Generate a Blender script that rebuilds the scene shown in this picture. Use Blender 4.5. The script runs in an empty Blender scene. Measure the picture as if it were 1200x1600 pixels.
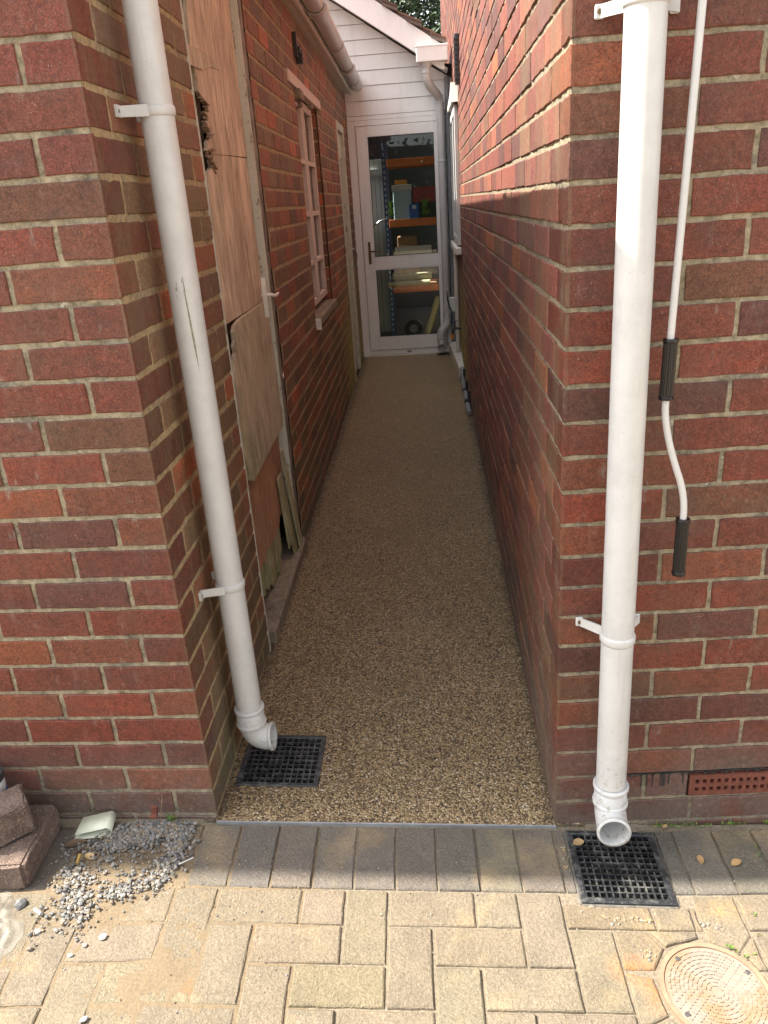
import bpy, bmesh, math, random
from mathutils import Vector, Matrix, noise
R = math.radians
scene = bpy.context.scene
col = scene.collection

# ---------------------------------------------------------------- camera
def make_camera():
    yaw, pitch, roll = -0.0689, 0.3796, -0.0698
    cy, sy, cp, sp = math.cos(yaw), math.sin(yaw), math.cos(pitch), math.sin(pitch)
    f = Vector((sy*cp, cy*cp, -sp)); r0 = Vector((cy, -sy, 0)); u0 = r0.cross(f)
    r = r0*math.cos(roll)+u0*math.sin(roll); u = u0*math.cos(roll)-r0*math.sin(roll)
    cam = bpy.data.cameras.new('camera'); o = bpy.data.objects.new('camera', cam); col.objects.link(o)
    m = Matrix((r, u, -f)).transposed().to_4x4(); m.translation = (0.5882, -1.5246, 1.4207)
    o.matrix_world = m
    cam.sensor_fit = 'VERTICAL'; cam.sensor_height = 24; cam.lens = 24*1209.7/1600
    cam.clip_start = .02; cam.clip_end = 500
    scene.camera = o
make_camera()

# ---------------------------------------------------------------- light
SUN = Vector((1, -.02, -1.38)).normalized()
EL = math.asin(-SUN.z); AZ = math.atan2(-SUN.x, -SUN.y)
w = bpy.data.worlds.new('World'); scene.world = w; w.use_nodes = True
nt = w.node_tree; bg = nt.nodes['Background']
sky = nt.nodes.new('ShaderNodeTexSky'); sky.sky_type = 'NISHITA'; sky.sun_disc = False
sky.sun_elevation = EL; sky.sun_rotation = AZ; sky.air_density = 1.0; sky.dust_density = 2.2
hs = nt.nodes.new('ShaderNodeHueSaturation'); hs.inputs['Saturation'].default_value = .16; hs.inputs['Value'].default_value = 1.0
nt.links.new(sky.outputs[0], hs.inputs['Color']); nt.links.new(hs.outputs[0], bg.inputs[0]); bg.inputs[1].default_value = .15
sl = bpy.data.lights.new('sun', 'SUN'); sl.energy = 4.3; sl.angle = R(.5); sl.color = (1, .93, .82)
so = bpy.data.objects.new('sun', sl); col.objects.link(so)
so.rotation_euler = SUN.to_track_quat('-Z', 'Y').to_euler(); so.location = (-4, 0, 8)
vs = scene.view_settings
vs.view_transform = 'Standard'; vs.look = 'None'; vs.exposure = 1.85; vs.gamma = 1; vs.use_curve_mapping = False
scene.cycles.max_bounces = 10; scene.cycles.diffuse_bounces = 6; scene.cycles.transparent_max_bounces = 12

# ---------------------------------------------------------------- materials
def srgb(r, g, b):
    f = lambda c: (c/255/12.92 if c/255 <= .04045 else ((c/255+.055)/1.055)**2.4)
    return (f(r), f(g), f(b), 1)
class NT:
    def __init__(s, name):
        s.m = bpy.data.materials.new(name); s.m.use_nodes = True
        s.t = s.m.node_tree; s.b = s.t.nodes['Principled BSDF']
        s.tc = s.n('ShaderNodeTexCoord')
    def n(s, k, **kw):
        x = s.t.nodes.new(k)
        for a, v in kw.items():
            if a.startswith('i_'): x.inputs[a[2:].replace('_', ' ')].default_value = v
            else: setattr(x, a, v)
        return x
    def l(s, a, b): s.t.links.new(a, b)
    def mapping(s, scale=(1, 1, 1), rot=(0, 0, 0), src=None):
        m = s.n('ShaderNodeMapping'); m.inputs['Scale'].default_value = scale; m.inputs['Rotation'].default_value = rot
        s.l(src or s.tc.outputs['Object'], m.inputs['Vector']); return m.outputs[0]
    def noise(s, scale, detail=4, rough=.6, vec=None, dist=0):
        x = s.n('ShaderNodeTexNoise'); x.inputs['Scale'].default_value = scale
        x.inputs['Detail'].default_value = detail; x.inputs['Roughness'].default_value = rough; x.inputs['Distortion'].default_value = dist
        s.l(vec or s.tc.outputs['Object'], x.inputs['Vector']); return x.outputs['Fac']
    def ramp(s, fac, pts, interp='LINEAR'):
        x = s.n('ShaderNodeValToRGB'); cr = x.color_ramp; cr.interpolation = interp
        while len(cr.elements) < len(pts): cr.elements.new(.5)
        for e, (p, c) in zip(cr.elements, pts):
            e.position = p; e.color = c if len(c) == 4 else (*c, 1)
        s.l(fac, x.inputs[0]); return x.outputs[0]
    def val(s, fac, a, b, lo=0, hi=1):   # map range
        x = s.n('ShaderNodeMapRange'); s.l(fac, x.inputs[0])
        x.inputs[1].default_value = a; x.inputs[2].default_value = b; x.inputs[3].default_value = lo; x.inputs[4].default_value = hi
        return x.outputs[0]
    def mix(s, fac, a, b, mode='MIX'):
        x = s.n('ShaderNodeMix', data_type='RGBA', blend_type=mode)
        for i, v in ((0, fac), (6, a), (7, b)):
            if hasattr(v, 'is_linked') or isinstance(v, bpy.types.NodeSocket): s.l(v, x.inputs[i])
            else: x.inputs[i].default_value = v
        return x.outputs[2]
    def math(s, op, a, b=0.0):
        x = s.n('ShaderNodeMath', operation=op)
        for i, v in enumerate((a, b)):
            if isinstance(v, bpy.types.NodeSocket): s.l(v, x.inputs[i])
            else: x.inputs[i].default_value = v
        return x.outputs[0]
    def bump(s, h, strength=.5, dist=.001, prev=None):
        x = s.n('ShaderNodeBump'); x.inputs['Strength'].default_value = strength; x.inputs['Distance'].default_value = dist
        s.l(h, x.inputs['Height'])
        if prev: s.l(prev, x.inputs['Normal'])
        return x.outputs[0]
    def sep(s):
        x = s.n('ShaderNodeSeparateXYZ'); s.l(s.tc.outputs['Object'], x.inputs[0]); return x.outputs
    def out(s, color=None, rough=None, normal=None, **kw):
        if color is not None:
            if isinstance(color, bpy.types.NodeSocket): s.l(color, s.b.inputs['Base Color'])
            else: s.b.inputs['Base Color'].default_value = color
        if rough is not None:
            if isinstance(rough, bpy.types.NodeSocket): s.l(rough, s.b.inputs['Roughness'])
            else: s.b.inputs['Roughness'].default_value = rough
        if normal is not None: s.l(normal, s.b.inputs['Normal'])
        for k, v in kw.items(): s.b.inputs[k.replace('_', ' ')].default_value = v
        return s.m
def grey(v): return (v, v, v, 1)

def brick_mat(name, moss=0.0, white=.5, base=0.0):
    m = NT(name)
    a = m.n('ShaderNodeAttribute', attribute_name='Col')
    n1 = m.noise(22, 5, .65); n2 = m.noise(7, 3); n3 = m.noise(300, 3, .75); n4 = m.noise(90, 4, .7)
    c = m.mix(.75, a.outputs['Color'], m.ramp(n1, [(.25, grey(.62)), (.5, grey(1)), (.78, (1.35, 1.25, 1.2, 1))]), 'MULTIPLY')
    c = m.mix(.8, c, m.ramp(n4, [(.3, grey(.72)), (.7, grey(1.28))]), 'MULTIPLY')
    c = m.mix(.85, c, m.ramp(n3, [(.34, grey(.45)), (.5, grey(.95)), (.66, grey(1.7))]), 'MULTIPLY')
    # sooty / purple clouding
    c = m.mix(m.val(m.noise(5, 4, .6, vec=m.mapping((1, 1, 2.2))), .5, .8, 0, .55), c, (.080, .054, .038, 1))
    # pale bloom running down in streaks and patches
    st = m.noise(16, 5, .7, vec=m.mapping((1.6, 1.6, .35)))
    c = m.mix(m.math('MULTIPLY', m.val(st, .56, .82, 0, .55*white), m.val(n4, .35, .7)), c, (.36, .31, .27, 1))
    c = m.mix(m.math('MULTIPLY', m.val(m.noise(3.2, 5, .65, vec=m.mapping((1, 1, .55))), .50, .72, 0, .5), m.val(n4, .3, .6, .4, 1)), c, (.085, .062, .038, 1))
    # lime specks
    v = m.n('ShaderNodeTexVoronoi', feature='F1'); v.inputs['Scale'].default_value = 95; m.l(m.tc.outputs['Object'], v.inputs['Vector'])
    sp = m.math('MULTIPLY', m.val(m.noise(230, 3, .8), .64, .69, 0, 1), m.val(m.noise(13, 3), .45, .62, .04, .75))
    c = m.mix(sp, c, (.40, .33, .27, 1))
    gs = m.math('MULTIPLY', m.val(m.noise(26, 4, .7, vec=m.mapping((1.5, 1.5, .45))), .60, .70, 0, .6), m.val(m.noise(4.5, 2), .52, .6, 0, 1))
    c = m.mix(gs, c, (.23, .21, .18, 1))
    z = m.sep()[2]
    # damp and lime near the ground
    lo = m.math('MULTIPLY', m.val(z, .24, .03, 0, 1), m.val(n2, .3, .55, .35, 1))
    c = m.mix(m.math('MULTIPLY', lo, .72+base), c, m.ramp(n4, [(.3, (.10, .085, .07, 1)), (.62, (.15, .12, .10, 1)), (.70, (.34, .30, .26, 1))]))
    if moss:
        g = m.math('MULTIPLY', m.val(z, 1.0, .1, 0, 1), m.val(n2, .38, .65, 0, moss))
        c = m.mix(g, c, (.085, .085, .03, 1))
        x, y, z_ = m.sep()
        al = m.math('MULTIPLY', m.math('MULTIPLY', m.val(y, 4.1, 4.8, 0, 1), m.val(z_, .95, .35, 0, 1)), m.val(n1, .3, .6, .3, 1))
        c = m.mix(m.math('MULTIPLY', al, .8), c, (.34, .31, .07, 1))
        sm = m.math('MULTIPLY', m.val(y, .85, .75, 0, 1), m.val(m.noise(7, 4, .6, vec=m.mapping((1, 1, .4))), .42, .62, 0, .45))
        c = m.mix(sm, c, (.16, .125, .07, 1))
    nb = m.bump(n3, .55, .0012); nb = m.bump(n4, .5, .0022, nb); nb = m.bump(n1, .4, .004, nb)
    return m.out(c, m.val(n4, .3, .7, .8, .58), nb)
def mortar_mat(name, dark=(.13, .105, .066, 1), light=(.36, .305, .205, 1), soot=.62):
    m = NT(name)
    n1 = m.noise(60, 5, .7); n2 = m.noise(9, 4); n3 = m.noise(600, 2)
    c = m.ramp(n1, [(.28, dark), (.62, light)])
    c = m.mix(m.val(n2, .47, .66, 0, soot), c, m.ramp(n1, [(.35, (.055, .052, .045, 1)), (.7, (.27, .25, .21, 1))]))
    c = m.mix(m.val(m.noise(45, 3), .66, .72, 0, .7), c, (.5, .46, .38, 1))
    c = m.mix(.5, c, m.ramp(n3, [(.3, grey(.6)), (.7, grey(1.4))]), 'MULTIPLY')
    return m.out(c, .92, m.bump(n3, .8, .0015, m.bump(n1, .9, .004)))
M = {}
M['brick'] = brick_mat('brick'); M['brick_mossy'] = brick_mat('brick_mossy', .75, .6); M['brick_side'] = brick_mat('brick_side', .12, 1.0)
M['mortar'] = mortar_mat('mortar')
M['mortar_warm_lifted'] = mortar_mat('mortar_warm_lifted', (.19, .14, .075, 1), (.42, .31, .165, 1), .4)  # buff mortar, lightened to put bounce light into the alley colour
def pvc():
    m = NT('white_pvc'); n = m.noise(14, 5, .7); n2 = m.noise(160, 2)
    z = m.sep()[2]
    c = m.ramp(n, [(.3, (.48, .48, .475, 1)), (.6, (.55, .55, .54, 1))])
    c = m.mix(m.val(n2, .68, .74, 0, .4), c, (.3, .27, .22, 1))
    c = m.mix(m.math('MULTIPLY', m.val(m.noise(5, 5, .7, vec=m.mapping((3, 3, .5))), .5, .75, 0, .5), m.val(z, .6, .0, .25, 1)), c, (.45, .40, .30, 1))
    c = m.mix(m.math('MULTIPLY', m.val(m.noise(75, 4, .75), .56, .66, 0, .8), m.val(z, .35, .02, 0, 1)), c, (.22, .17, .11, 1))
    c = m.mix(m.math('MULTIPLY', m.val(m.noise(30, 5, .75, vec=m.mapping((3, 3, .16))), .56, .74, 0, .38), m.val(m.noise(2.2, 2), .4, .6)), c, (.33, .31, .24, 1))
    return m.out(c, .32, m.bump(n, .15, .002))
M['pvc'] = pvc()
def simple(name, c, rough=.5, var=.25, scale=30, bump=.3, bd=.001, **kw):
    m = NT(name); n = m.noise(scale, 5, .65)
    lo = tuple(x*(1-var) for x in c[:3]); hi = tuple(min(1, x*(1+var)) for x in c[:3])
    return m.out(m.ramp(n, [(.3, lo), (.7, hi)]), rough, m.bump(n, bump, bd), **kw)
def clad():
    m = NT('white_cladding'); n = m.noise(6, 5, .7, vec=m.mapping((3, 3, .5))); n2 = m.noise(50, 4)
    c = m.mix(m.val(n, .5, .75, 0, .35), (.86, .86, .85, 1), (.60, .58, .50, 1))
    c = m.mix(m.val(n2, .66, .74, 0, .5), c, (.55, .53, .46, 1))
    return m.out(c, .38, m.bump(n, .1, .002))
M['pvc_clad'] = clad()  # whiter than the pipe plastic, lifting the shaded far end in colour
M['pvc_old'] = simple('aged_white_plastic', (.66, .63, .57), .45, .12, 12)
M['paint_old'] = None
def flaky(name, paint, under, amt=.55):
    m = NT(name); n = m.noise(24, 6, .75, vec=m.mapping((1, 1, .5))); n2 = m.noise(120, 3)
    f = m.val(n, amt, amt+.04)
    c = m.mix(f, m.ramp(n2, [(.3, tuple(x*.85 for x in paint)), (.7, paint)]), m.ramp(n2, [(.3, tuple(x*.6 for x in under)), (.7, under)]))
    return m.out(c, .65, m.bump(f, .6, .0015, m.bump(n2, .4, .001)))
M['paint_pink'] = flaky('flaking_paint', (.60, .50, .44), (.28, .22, .17), .62)
M['paint_cream'] = flaky('flaking_cream_paint', (.55, .53, .44), (.30, .27, .20), .57)
M['post_wood'] = flaky('weathered_post', (.24, .215, .18), (.12, .10, .08), .5)
def ply(name, a, b, green=0, streak=.5):
    m = NT(name)
    g = m.noise(9, 6, .7, vec=m.mapping((6, 6, .55)), dist=.6); g2 = m.noise(60, 5, .7, vec=m.mapping((5, 5, .25)))
    n = m.noise(3.5, 4, .6)
    c = m.ramp(g, [(.34, a), (.60, b)])
    c = m.mix(.9, c, m.ramp(m.noise(7, 5, .7, vec=m.mapping((1.2, 1.2, .7)), dist=.8), [(.3, grey(.62)), (.5, grey(1)), (.7, (1.22, 1.2, 1.16, 1))]), 'MULTIPLY')
    c = m.mix(.6, c, m.ramp(g2, [(.3, grey(.7)), (.65, grey(1.2))]), 'MULTIPLY')
    c = m.mix(m.val(n, .45, .75, 0, streak), c, (.24, .16, .10, 1))
    c = m.mix(m.val(m.noise(6, 5, .7, vec=m.mapping((1.5, 1.5, .6))), .52, .68, 0, .5), c, tuple(min(1, x*1.35) for x in b[:3])+(1,))
    c = m.mix(m.val(m.noise(11, 5, .7, vec=m.mapping((2, 2, .5))), .60, .72, 0, .55), c, (.13, .09, .065, 1))
    c = m.mix(m.val(m.noise(90, 3, .7, vec=m.mapping((3, 3, .35))), .66, .72, 0, .7), c, (.07, .05, .035, 1))
    c = m.mix(m.val(m.noise(40, 4, .8, vec=m.mapping((1, 1, .8))), .60, .7, 0, .45), c, (.52, .45, .36, 1))
    if green:
        x, y, z = m.sep()
        k = m.math('MULTIPLY', m.val(m.math('ADD', y, z), 1.75, 1.42, 0, 1), m.val(m.noise(14, 4), .36, .6, .2, 1))
        c = m.mix(m.math('MULTIPLY', k, green), c, (.13, .17, .03, 1))
    return m.out(c, .75, m.bump(g2, .5, .001, m.bump(g, .5, .002)))
M['ply_top'] = ply('weathered_plywood', (.34, .25, .17, 1), (.64, .51, .38, 1), 0, .5)
M['ply_low'] = ply('damp_plywood', (.30, .245, .165, 1), (.52, .43, .31, 1), .9, .35)
M['wood_red'] = ply('rotten_red_wood', (.28, .125, .065, 1), (.46, .24, .14, 1), 0, .4)
M['wood_green'] = ply('rotten_green_wood', (.24, .21, .12, 1), (.44, .39, .24, 1), .5, .2)
M['wood_dark'] = ply('torn_wood', (.13, .08, .05, 1), (.33, .22, .15, 1))
M['timber'] = ply('grey_timber', (.13, .105, .075, 1), (.25, .205, .15, 1), 0, .2)
M['black'] = simple('dark_void', (.012, .011, .010), .9)  # near-black colour standing in for shade inside recesses and gaps
M['rubber'] = simple('black_rubber', (.005, .005, .006), .36, .3, 300, .3, .0005)
def grate_mat():
    m = NT('black_plastic_grate'); n = m.noise(35, 5, .75); n2 = m.noise(220, 3)
    c = m.mix(m.val(n, .48, .72, 0, .75), (.018, .020, .023, 1), (.17, .165, .15, 1))
    c = m.mix(m.val(n2, .62, .7, 0, .6), c, (.24, .22, .19, 1))
    return m.out(c, m.val(n, .3, .7, .3, .75), m.bump(n2, .4, .001))
M['grate'] = grate_mat()
M['white_rod'] = simple('white_powder_coat', (.56, .56, .55), .3, .04, 20, .05)
M['alu'] = simple('aluminium_edging', (.36, .38, .40), .45, .25, 25, .3, Metallic=.5)
M['brass'] = simple('aged_brass', (.16, .11, .05), .4, .3, 60, Metallic=.8)
M['steel'] = simple('dull_steel', (.3, .3, .3), .4, .3, 60, Metallic=.9)
M['air_brick'] = simple('terracotta', (.155, .048, .030), .8, .3, 60, .5)
M['orange'] = simple('orange_steel', (.75, .19, .03), .5, .15, 10)
M['orange_plastic'] = simple('orange_plastic', (.75, .28, .02), .4, .1)
M['blue'] = simple('blue_steel', (.03, .09, .25), .5, .2)
M['blue_box'] = simple('blue_plastic', (.015, .09, .42), .4, .15)
M['paleblue'] = simple('pale_blue_plastic', (.42, .55, .62), .35, .1)
M['red'] = simple('red_plastic', (.50, .03, .04), .4, .15)
M['card'] = simple('cardboard', (.30, .17, .085), .85, .2)
M['paper'] = simple('white_paper', (.62, .62, .58), .7, .12)
M['roll'] = simple('cream_roll', (.55, .50, .33), .8, .1)
M['grey_plastic'] = simple('grey_plastic', (.22, .23, .24), .45, .15)
M['dark_plastic'] = simple('dark_plastic', (.03, .03, .032), .5, .3)
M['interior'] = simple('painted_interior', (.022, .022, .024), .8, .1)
M['white_panel'] = simple('white_panel', (.62, .66, .62), .5, .08)
M['leaf'] = None
def glass_mat():
    m = bpy.data.materials.new('window_glass'); m.use_nodes = True; t = m.node_tree
    t.nodes.clear(); o = t.nodes.new('ShaderNodeOutputMaterial'); mx = t.nodes.new('ShaderNodeMixShader')
    fr = t.nodes.new('ShaderNodeFresnel'); fr.inputs[0].default_value = 1.42
    a = t.nodes.new('ShaderNodeBsdfTransparent'); a.inputs[0].default_value = (.86, .90, .89, 1)
    g = t.nodes.new('ShaderNodeBsdfGlossy'); g.inputs['Roughness'].default_value = .01
    t.links.new(fr.outputs[0], mx.inputs[0]); t.links.new(a.outputs[0], mx.inputs[1]); t.links.new(g.outputs[0], mx.inputs[2])
    t.links.new(mx.outputs[0], o.inputs[0]); return m
M['glass'] = glass_mat()
def resin():
    m = NT('resin_bound_gravel')
    v = m.n('ShaderNodeTexVoronoi', feature='F1'); v.inputs['Scale'].default_value = 205
    m.l(m.mapping((1, .95, 1)), v.inputs['Vector'])
    r = m.n('ShaderNodeSeparateColor'); m.l(v.outputs['Color'], r.inputs[0])
    c = m.ramp(r.outputs[0], [(0, (.08, .055, .033, 1)), (.13, (.19, .125, .066, 1)), (.34, (.31, .21, .108, 1)),
        (.55, (.42, .30, .158, 1)), (.75, (.50, .38, .22, 1)), (.9, (.34, .24, .13, 1)), (.965, (.64, .56, .43, 1))], 'CONSTANT')
    c = m.mix(m.val(v.outputs['Distance'], .4, .8, 0, .75), c, (.05, .037, .022, 1))
    n = m.noise(1.3, 5, .65)
    c = m.mix(.7, c, m.ramp(n, [(.3, grey(.78)), (.7, grey(1.15))]), 'MULTIPLY')
    y = m.sep()[1]
    # warm lightening towards the door, lifting the shaded far floor in colour
    c = m.mix(m.val(y, 3.0, 6.0, 0, .35), c, (.42, .32, .15, 1))
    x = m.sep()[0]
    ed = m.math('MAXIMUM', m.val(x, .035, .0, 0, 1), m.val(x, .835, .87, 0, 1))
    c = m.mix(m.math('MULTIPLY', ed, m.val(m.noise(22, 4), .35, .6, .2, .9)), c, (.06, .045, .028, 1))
    h = m.val(v.outputs['Distance'], .1, .75, 1, 0)
    return m.out(c, m.val(r.outputs[1], 0, 1, .22, .5), m.bump(h, .9, .0035))
M['resin'] = resin()
def paver(name, tint=1.0, dusty=.0):
    m = NT(name)
    a = m.n('ShaderNodeAttribute', attribute_name='Col')
    n1 = m.noise(12, 5, .65); n3 = m.noise(260, 4, .75); n2 = m.noise(4, 4)
    v = m.n('ShaderNodeTexVoronoi', feature='F1'); v.inputs['Scale'].default_value = 190; m.l(m.tc.outputs['Object'], v.inputs['Vector'])
    r = m.n('ShaderNodeSeparateColor'); m.l(v.outputs['Color'], r.inputs[0])
    c = m.mix(.7, a.outputs['Color'], m.ramp(n1, [(.3, grey(.78)), (.7, grey(1.2))]), 'MULTIPLY')
    c = m.mix(.8, c, m.ramp(n3, [(.3, grey(.6)), (.7, grey(1.35))]), 'MULTIPLY')
    c = m.mix(m.math('MULTIPLY', m.val(r.outputs[0], .80, .84), m.val(v.outputs['Distance'], .5, .2, 0, .3)), c, (.30, .26, .20, 1))
    c = m.mix(m.math('MULTIPLY', m.val(r.outputs[0], .12, .08), m.val(v.outputs['Distance'], .5, .3, 0, .4)), c, (.10, .08, .06, 1))
    c = m.mix(m.val(n2, .55, .75, 0, .5), c, (.38, .27, .13, 1))
    # rust wash leading to the chamber cover
    geo = m.tc.outputs['Object']
    for cx, cy, rx, ry in ((.955, -.385, .05, .035), (.99, -.43, .03, .05), (1.19, -.235, .06, .03)):
        mp = m.n('ShaderNodeMapping'); mp.vector_type = 'POINT'
        mp.inputs['Location'].default_value = (-cx/rx, -cy/ry, 0); mp.inputs['Scale'].default_value = (1/rx, 1/ry, 0)
        m.l(geo, mp.inputs['Vector']); ln = m.n('ShaderNodeVectorMath', operation='LENGTH'); m.l(mp.outputs[0], ln.inputs[0])
        k = m.math('MULTIPLY', m.val(ln.outputs['Value'], 1.3, .2, 0, 1), m.val(m.noise(60, 5, .75), .38, .62, .08, .85))
        c = m.mix(k, c, (.34, .135, .035, 1) if cx < 1.1 else (.30, .20, .085, 1))
    n5 = m.noise(130, 3, .6); h = m.bump(n3, .7, .002, m.bump(n5, .8, .0035, m.bump(n1, .4, .004)))
    c = m.mix(.5, c, m.ramp(n5, [(.3, grey(.75)), (.7, grey(1.25))]), 'MULTIPLY')
    return m.out(c, .86, h)
M['paver'] = paver('block_paving')
def sand_mat():
    m = NT('kiln_sand'); n = m.noise(180, 5, .7); n1 = m.noise(18, 5, .7)
    c = m.ramp(n, [(.3, (.118, .088, .054, 1)), (.7, (.200, .152, .094, 1))])
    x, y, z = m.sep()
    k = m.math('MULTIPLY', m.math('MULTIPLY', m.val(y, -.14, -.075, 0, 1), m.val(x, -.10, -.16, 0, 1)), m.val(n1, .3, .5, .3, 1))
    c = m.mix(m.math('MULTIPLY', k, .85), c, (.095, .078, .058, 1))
    c = m.mix(m.val(m.noise(26, 4), .62, .72, 0, .55), c, (.20, .115, .05, 1))
    return m.out(c, .95, m.bump(n, .9, .002, m.bump(n1, .5, .004)))
M['sand'] = sand_mat()
M['joint'] = simple('joint_sand', (.17, .14, .10), .95, .4, 150, .8, .002)
M['soil'] = simple('soil', (.10, .085, .06), .95, .4, 60, .8, .004)
M['concrete'] = simple('pale_concrete', (.11, .10, .085), .9, .3, 70, .8, .002)
M['moss'] = simple('moss', (.10, .15, .02), .9, .4, 200, .8, .002)
def vcol(name, rough=.8, scale=200, bump=.5, bd=.001, var=.3, **kw):
    m = NT(name); a = m.n('ShaderNodeAttribute', attribute_name='Col'); n = m.noise(scale, 4, .7)
    return m.out(m.mix(.7, a.outputs['Color'], m.ramp(n, [(.3, grey(1-var)), (.7, grey(1+var))]), 'MULTIPLY'), rough, m.bump(n, bump, bd), **kw)
M['stone'] = vcol('gravel_stone'); M['leafcol'] = vcol('leaf', .5, 30, .2)
M['tile'] = vcol('roof_tile', .85, 60, .6, .002, .4)
def block_mat():
    m = NT('brown_block'); n = m.noise(220, 4, .7); n1 = m.noise(25, 4)
    v = m.n('ShaderNodeTexVoronoi', feature='F1'); v.inputs['Scale'].default_value = 330; m.l(m.tc.outputs['Object'], v.inputs['Vector'])
    r = m.n('ShaderNodeSeparateColor'); m.l(v.outputs['Color'], r.inputs[0])
    c = m.ramp(n1, [(.3, (.085, .055, .045, 1)), (.7, (.17, .12, .098, 1))])
    c = m.mix(m.math('MULTIPLY', m.val(r.outputs[0], .74, .78), m.val(v.outputs['Distance'], .6, .3, 0, .75)), c, (.36, .28, .19, 1))
    c = m.mix(.6, c, m.ramp(n, [(.3, grey(.6)), (.7, grey(1.4))]), 'MULTIPLY')
    return m.out(c, .9, m.bump(n, .9, .003, m.bump(n1, .5, .004)))
M['block'] = block_mat()
def lid_mat():
    m = NT('pink_composite_cover'); n = m.noise(9, 5, .7); n2 = m.noise(70, 4)
    c = m.ramp(n2, [(.3, (.19, .155, .124, 1)), (.7, (.25, .21, .172, 1))])
    c = m.mix(m.val(n, .5, .62, 0, .75), c, (.22, .135, .065, 1))
    return m.out(c, .8, m.bump(n2, .5, .001))
M['lid'] = lid_mat()
def bag_mat():
    m = NT('clear_plastic_bag'); m.out((.55, .53, .48, 1), .12, m.bump(m.noise(60, 5), .6, .002))
    m.b.inputs['Alpha'].default_value = .30; m.b.inputs['Specular IOR Level'].default_value = .9
    return m.m
M['bag'] = bag_mat()

# ---------------------------------------------------------------- mesh helpers
class MB:
    def __init__(s): s.v = []; s.f = []; s.mi = []; s.c = []; s.sm = []
    def add(s, verts, faces, mi=0, c=(1, 1, 1), smooth=False):
        b = len(s.v); s.v += [tuple(p) for p in verts]; s.c += [c]*len(verts)
        for f in faces: s.f.append([b+i for i in f]); s.mi.append(mi); s.sm.append(smooth)
    def box(s, a, b, mi=0, c=(1, 1, 1), fr=None, bev=0):
        (x0, y0, z0), (x1, y1, z1) = a, b
        if bev:
            e = bev; pts = []
            # chamfered box as convex hull of 24 points
            bm = bmesh.new()
            for X, ex in ((x0, 1), (x1, -1)):
                for Y, ey in ((y0, 1), (y1, -1)):
                    for Z, ez in ((z0, 1), (z1, -1)):
                        for k in range(3):
                            p = [X+ex*e, Y+ey*e, Z+ez*e]; p[k] = (X, Y, Z)[k]; bm.verts.new(p)
            bmesh.ops.convex_hull(bm, input=bm.verts); bmesh.ops.dissolve_limit(bm, angle_limit=.01, verts=bm.verts, edges=bm.edges)
            bm.verts.index_update()
            vs_ = [v.co.copy() for v in bm.verts]; fs = [[v.index for v in f.verts] for f in bm.faces]; bm.free()
        else:
            vs_ = [Vector(p) for p in ((x0, y0, z0), (x1, y0, z0), (x1, y1, z0), (x0, y1, z0), (x0, y0, z1), (x1, y0, z1), (x1, y1, z1), (x0, y1, z1))]
            fs = [(0, 3, 2, 1), (4, 5, 6, 7), (0, 1, 5, 4), (1, 2, 6, 5), (2, 3, 7, 6), (3, 0, 4, 7)]
        if fr: vs_ = [fr(*p) for p in vs_]
        s.add(vs_, fs, mi, c); return s
    def prism(s, pts, n0, n1, fr, mi=0, c=(1, 1, 1), bulge=None):
        # pts in (u,z); depth n
        k = len(pts); f = bulge or (lambda u, z: 0)
        vs_ = [fr(u, n0+f(u, z), z) for u, z in pts]+[fr(u, n1+f(u, z), z) for u, z in pts]
        s.add(vs_, [list(range(k)), list(range(2*k-1, k-1, -1))]+[(i, (i+1) % k, (i+1) % k+k, i+k) for i in range(k)], mi, c); return s
    def tube(s, path, rad, seg=24, mi=0, c=(1, 1, 1), cap=True, smooth=True, inner=None):
        path = [Vector(p) for p in path]; n = len(path)
        rs = rad if isinstance(rad, (list, tuple)) else [rad]*n
        tang = []
        for i in range(n):
            a = path[max(i-1, 0)]; b = path[min(i+1, n-1)]
            t = (b-a); 
            if t.length < 1e-9: t = Vector((0, 0, 1))
            tang.append(t.normalized())
        ref = Vector((1, 0, 0)) if abs(tang[0].x) < .9 else Vector((0, 1, 0))
        x = (ref-tang[0]*ref.dot(tang[0])).normalized()
        vs_ = []
        for i in range(n):
            t = tang[i]; x = (x-t*x.dot(t)).normalized(); y = t.cross(x)
            for j in range(seg):
                a = 2*math.pi*j/seg; vs_.append(path[i]+(x*math.cos(a)+y*math.sin(a))*rs[i])
        fs = [(i*seg+j, i*seg+(j+1) % seg, (i+1)*seg+(j+1) % seg, (i+1)*seg+j) for i in range(n-1) for j in range(seg)]
        s.add(vs_, fs, mi, c, smooth)
        if cap: s.add(vs_[:seg], [list(range(seg-1, -1, -1))], mi, c); s.add(vs_[-seg:], [list(range(seg))], mi, c)
        return s
    def build(s, name, mats, parent=None, kind=None, bevel=0):
        me = bpy.data.meshes.new(name); me.from_pydata(s.v, [], s.f); 
        mats = mats if isinstance(mats, (list, tuple)) else [mats]
        for m in mats: me.materials.append(m)
        me.polygons.foreach_set('material_index', s.mi); me.polygons.foreach_set('use_smooth', s.sm)
        ca = me.color_attributes.new('Col', 'FLOAT_COLOR', 'POINT')
        ca.data.foreach_set('color', [x for c in s.c for x in (c[0], c[1], c[2], 1)])
        bm = bmesh.new(); bm.from_mesh(me); bmesh.ops.recalc_face_normals(bm, faces=bm.faces); bm.to_mesh(me); bm.free()
        me.update()
        o = bpy.data.objects.new(name, me); col.objects.link(o)
        if bevel:
            b = o.modifiers.new('bevel', 'BEVEL'); b.width = bevel; b.segments = 2; b.limit_method = 'ANGLE'; b.angle_limit = R(40)
        if parent: o.parent = parent; o.matrix_parent_inverse = parent.matrix_world.inverted()
        if kind: o['kind'] = kind
        return o
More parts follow.
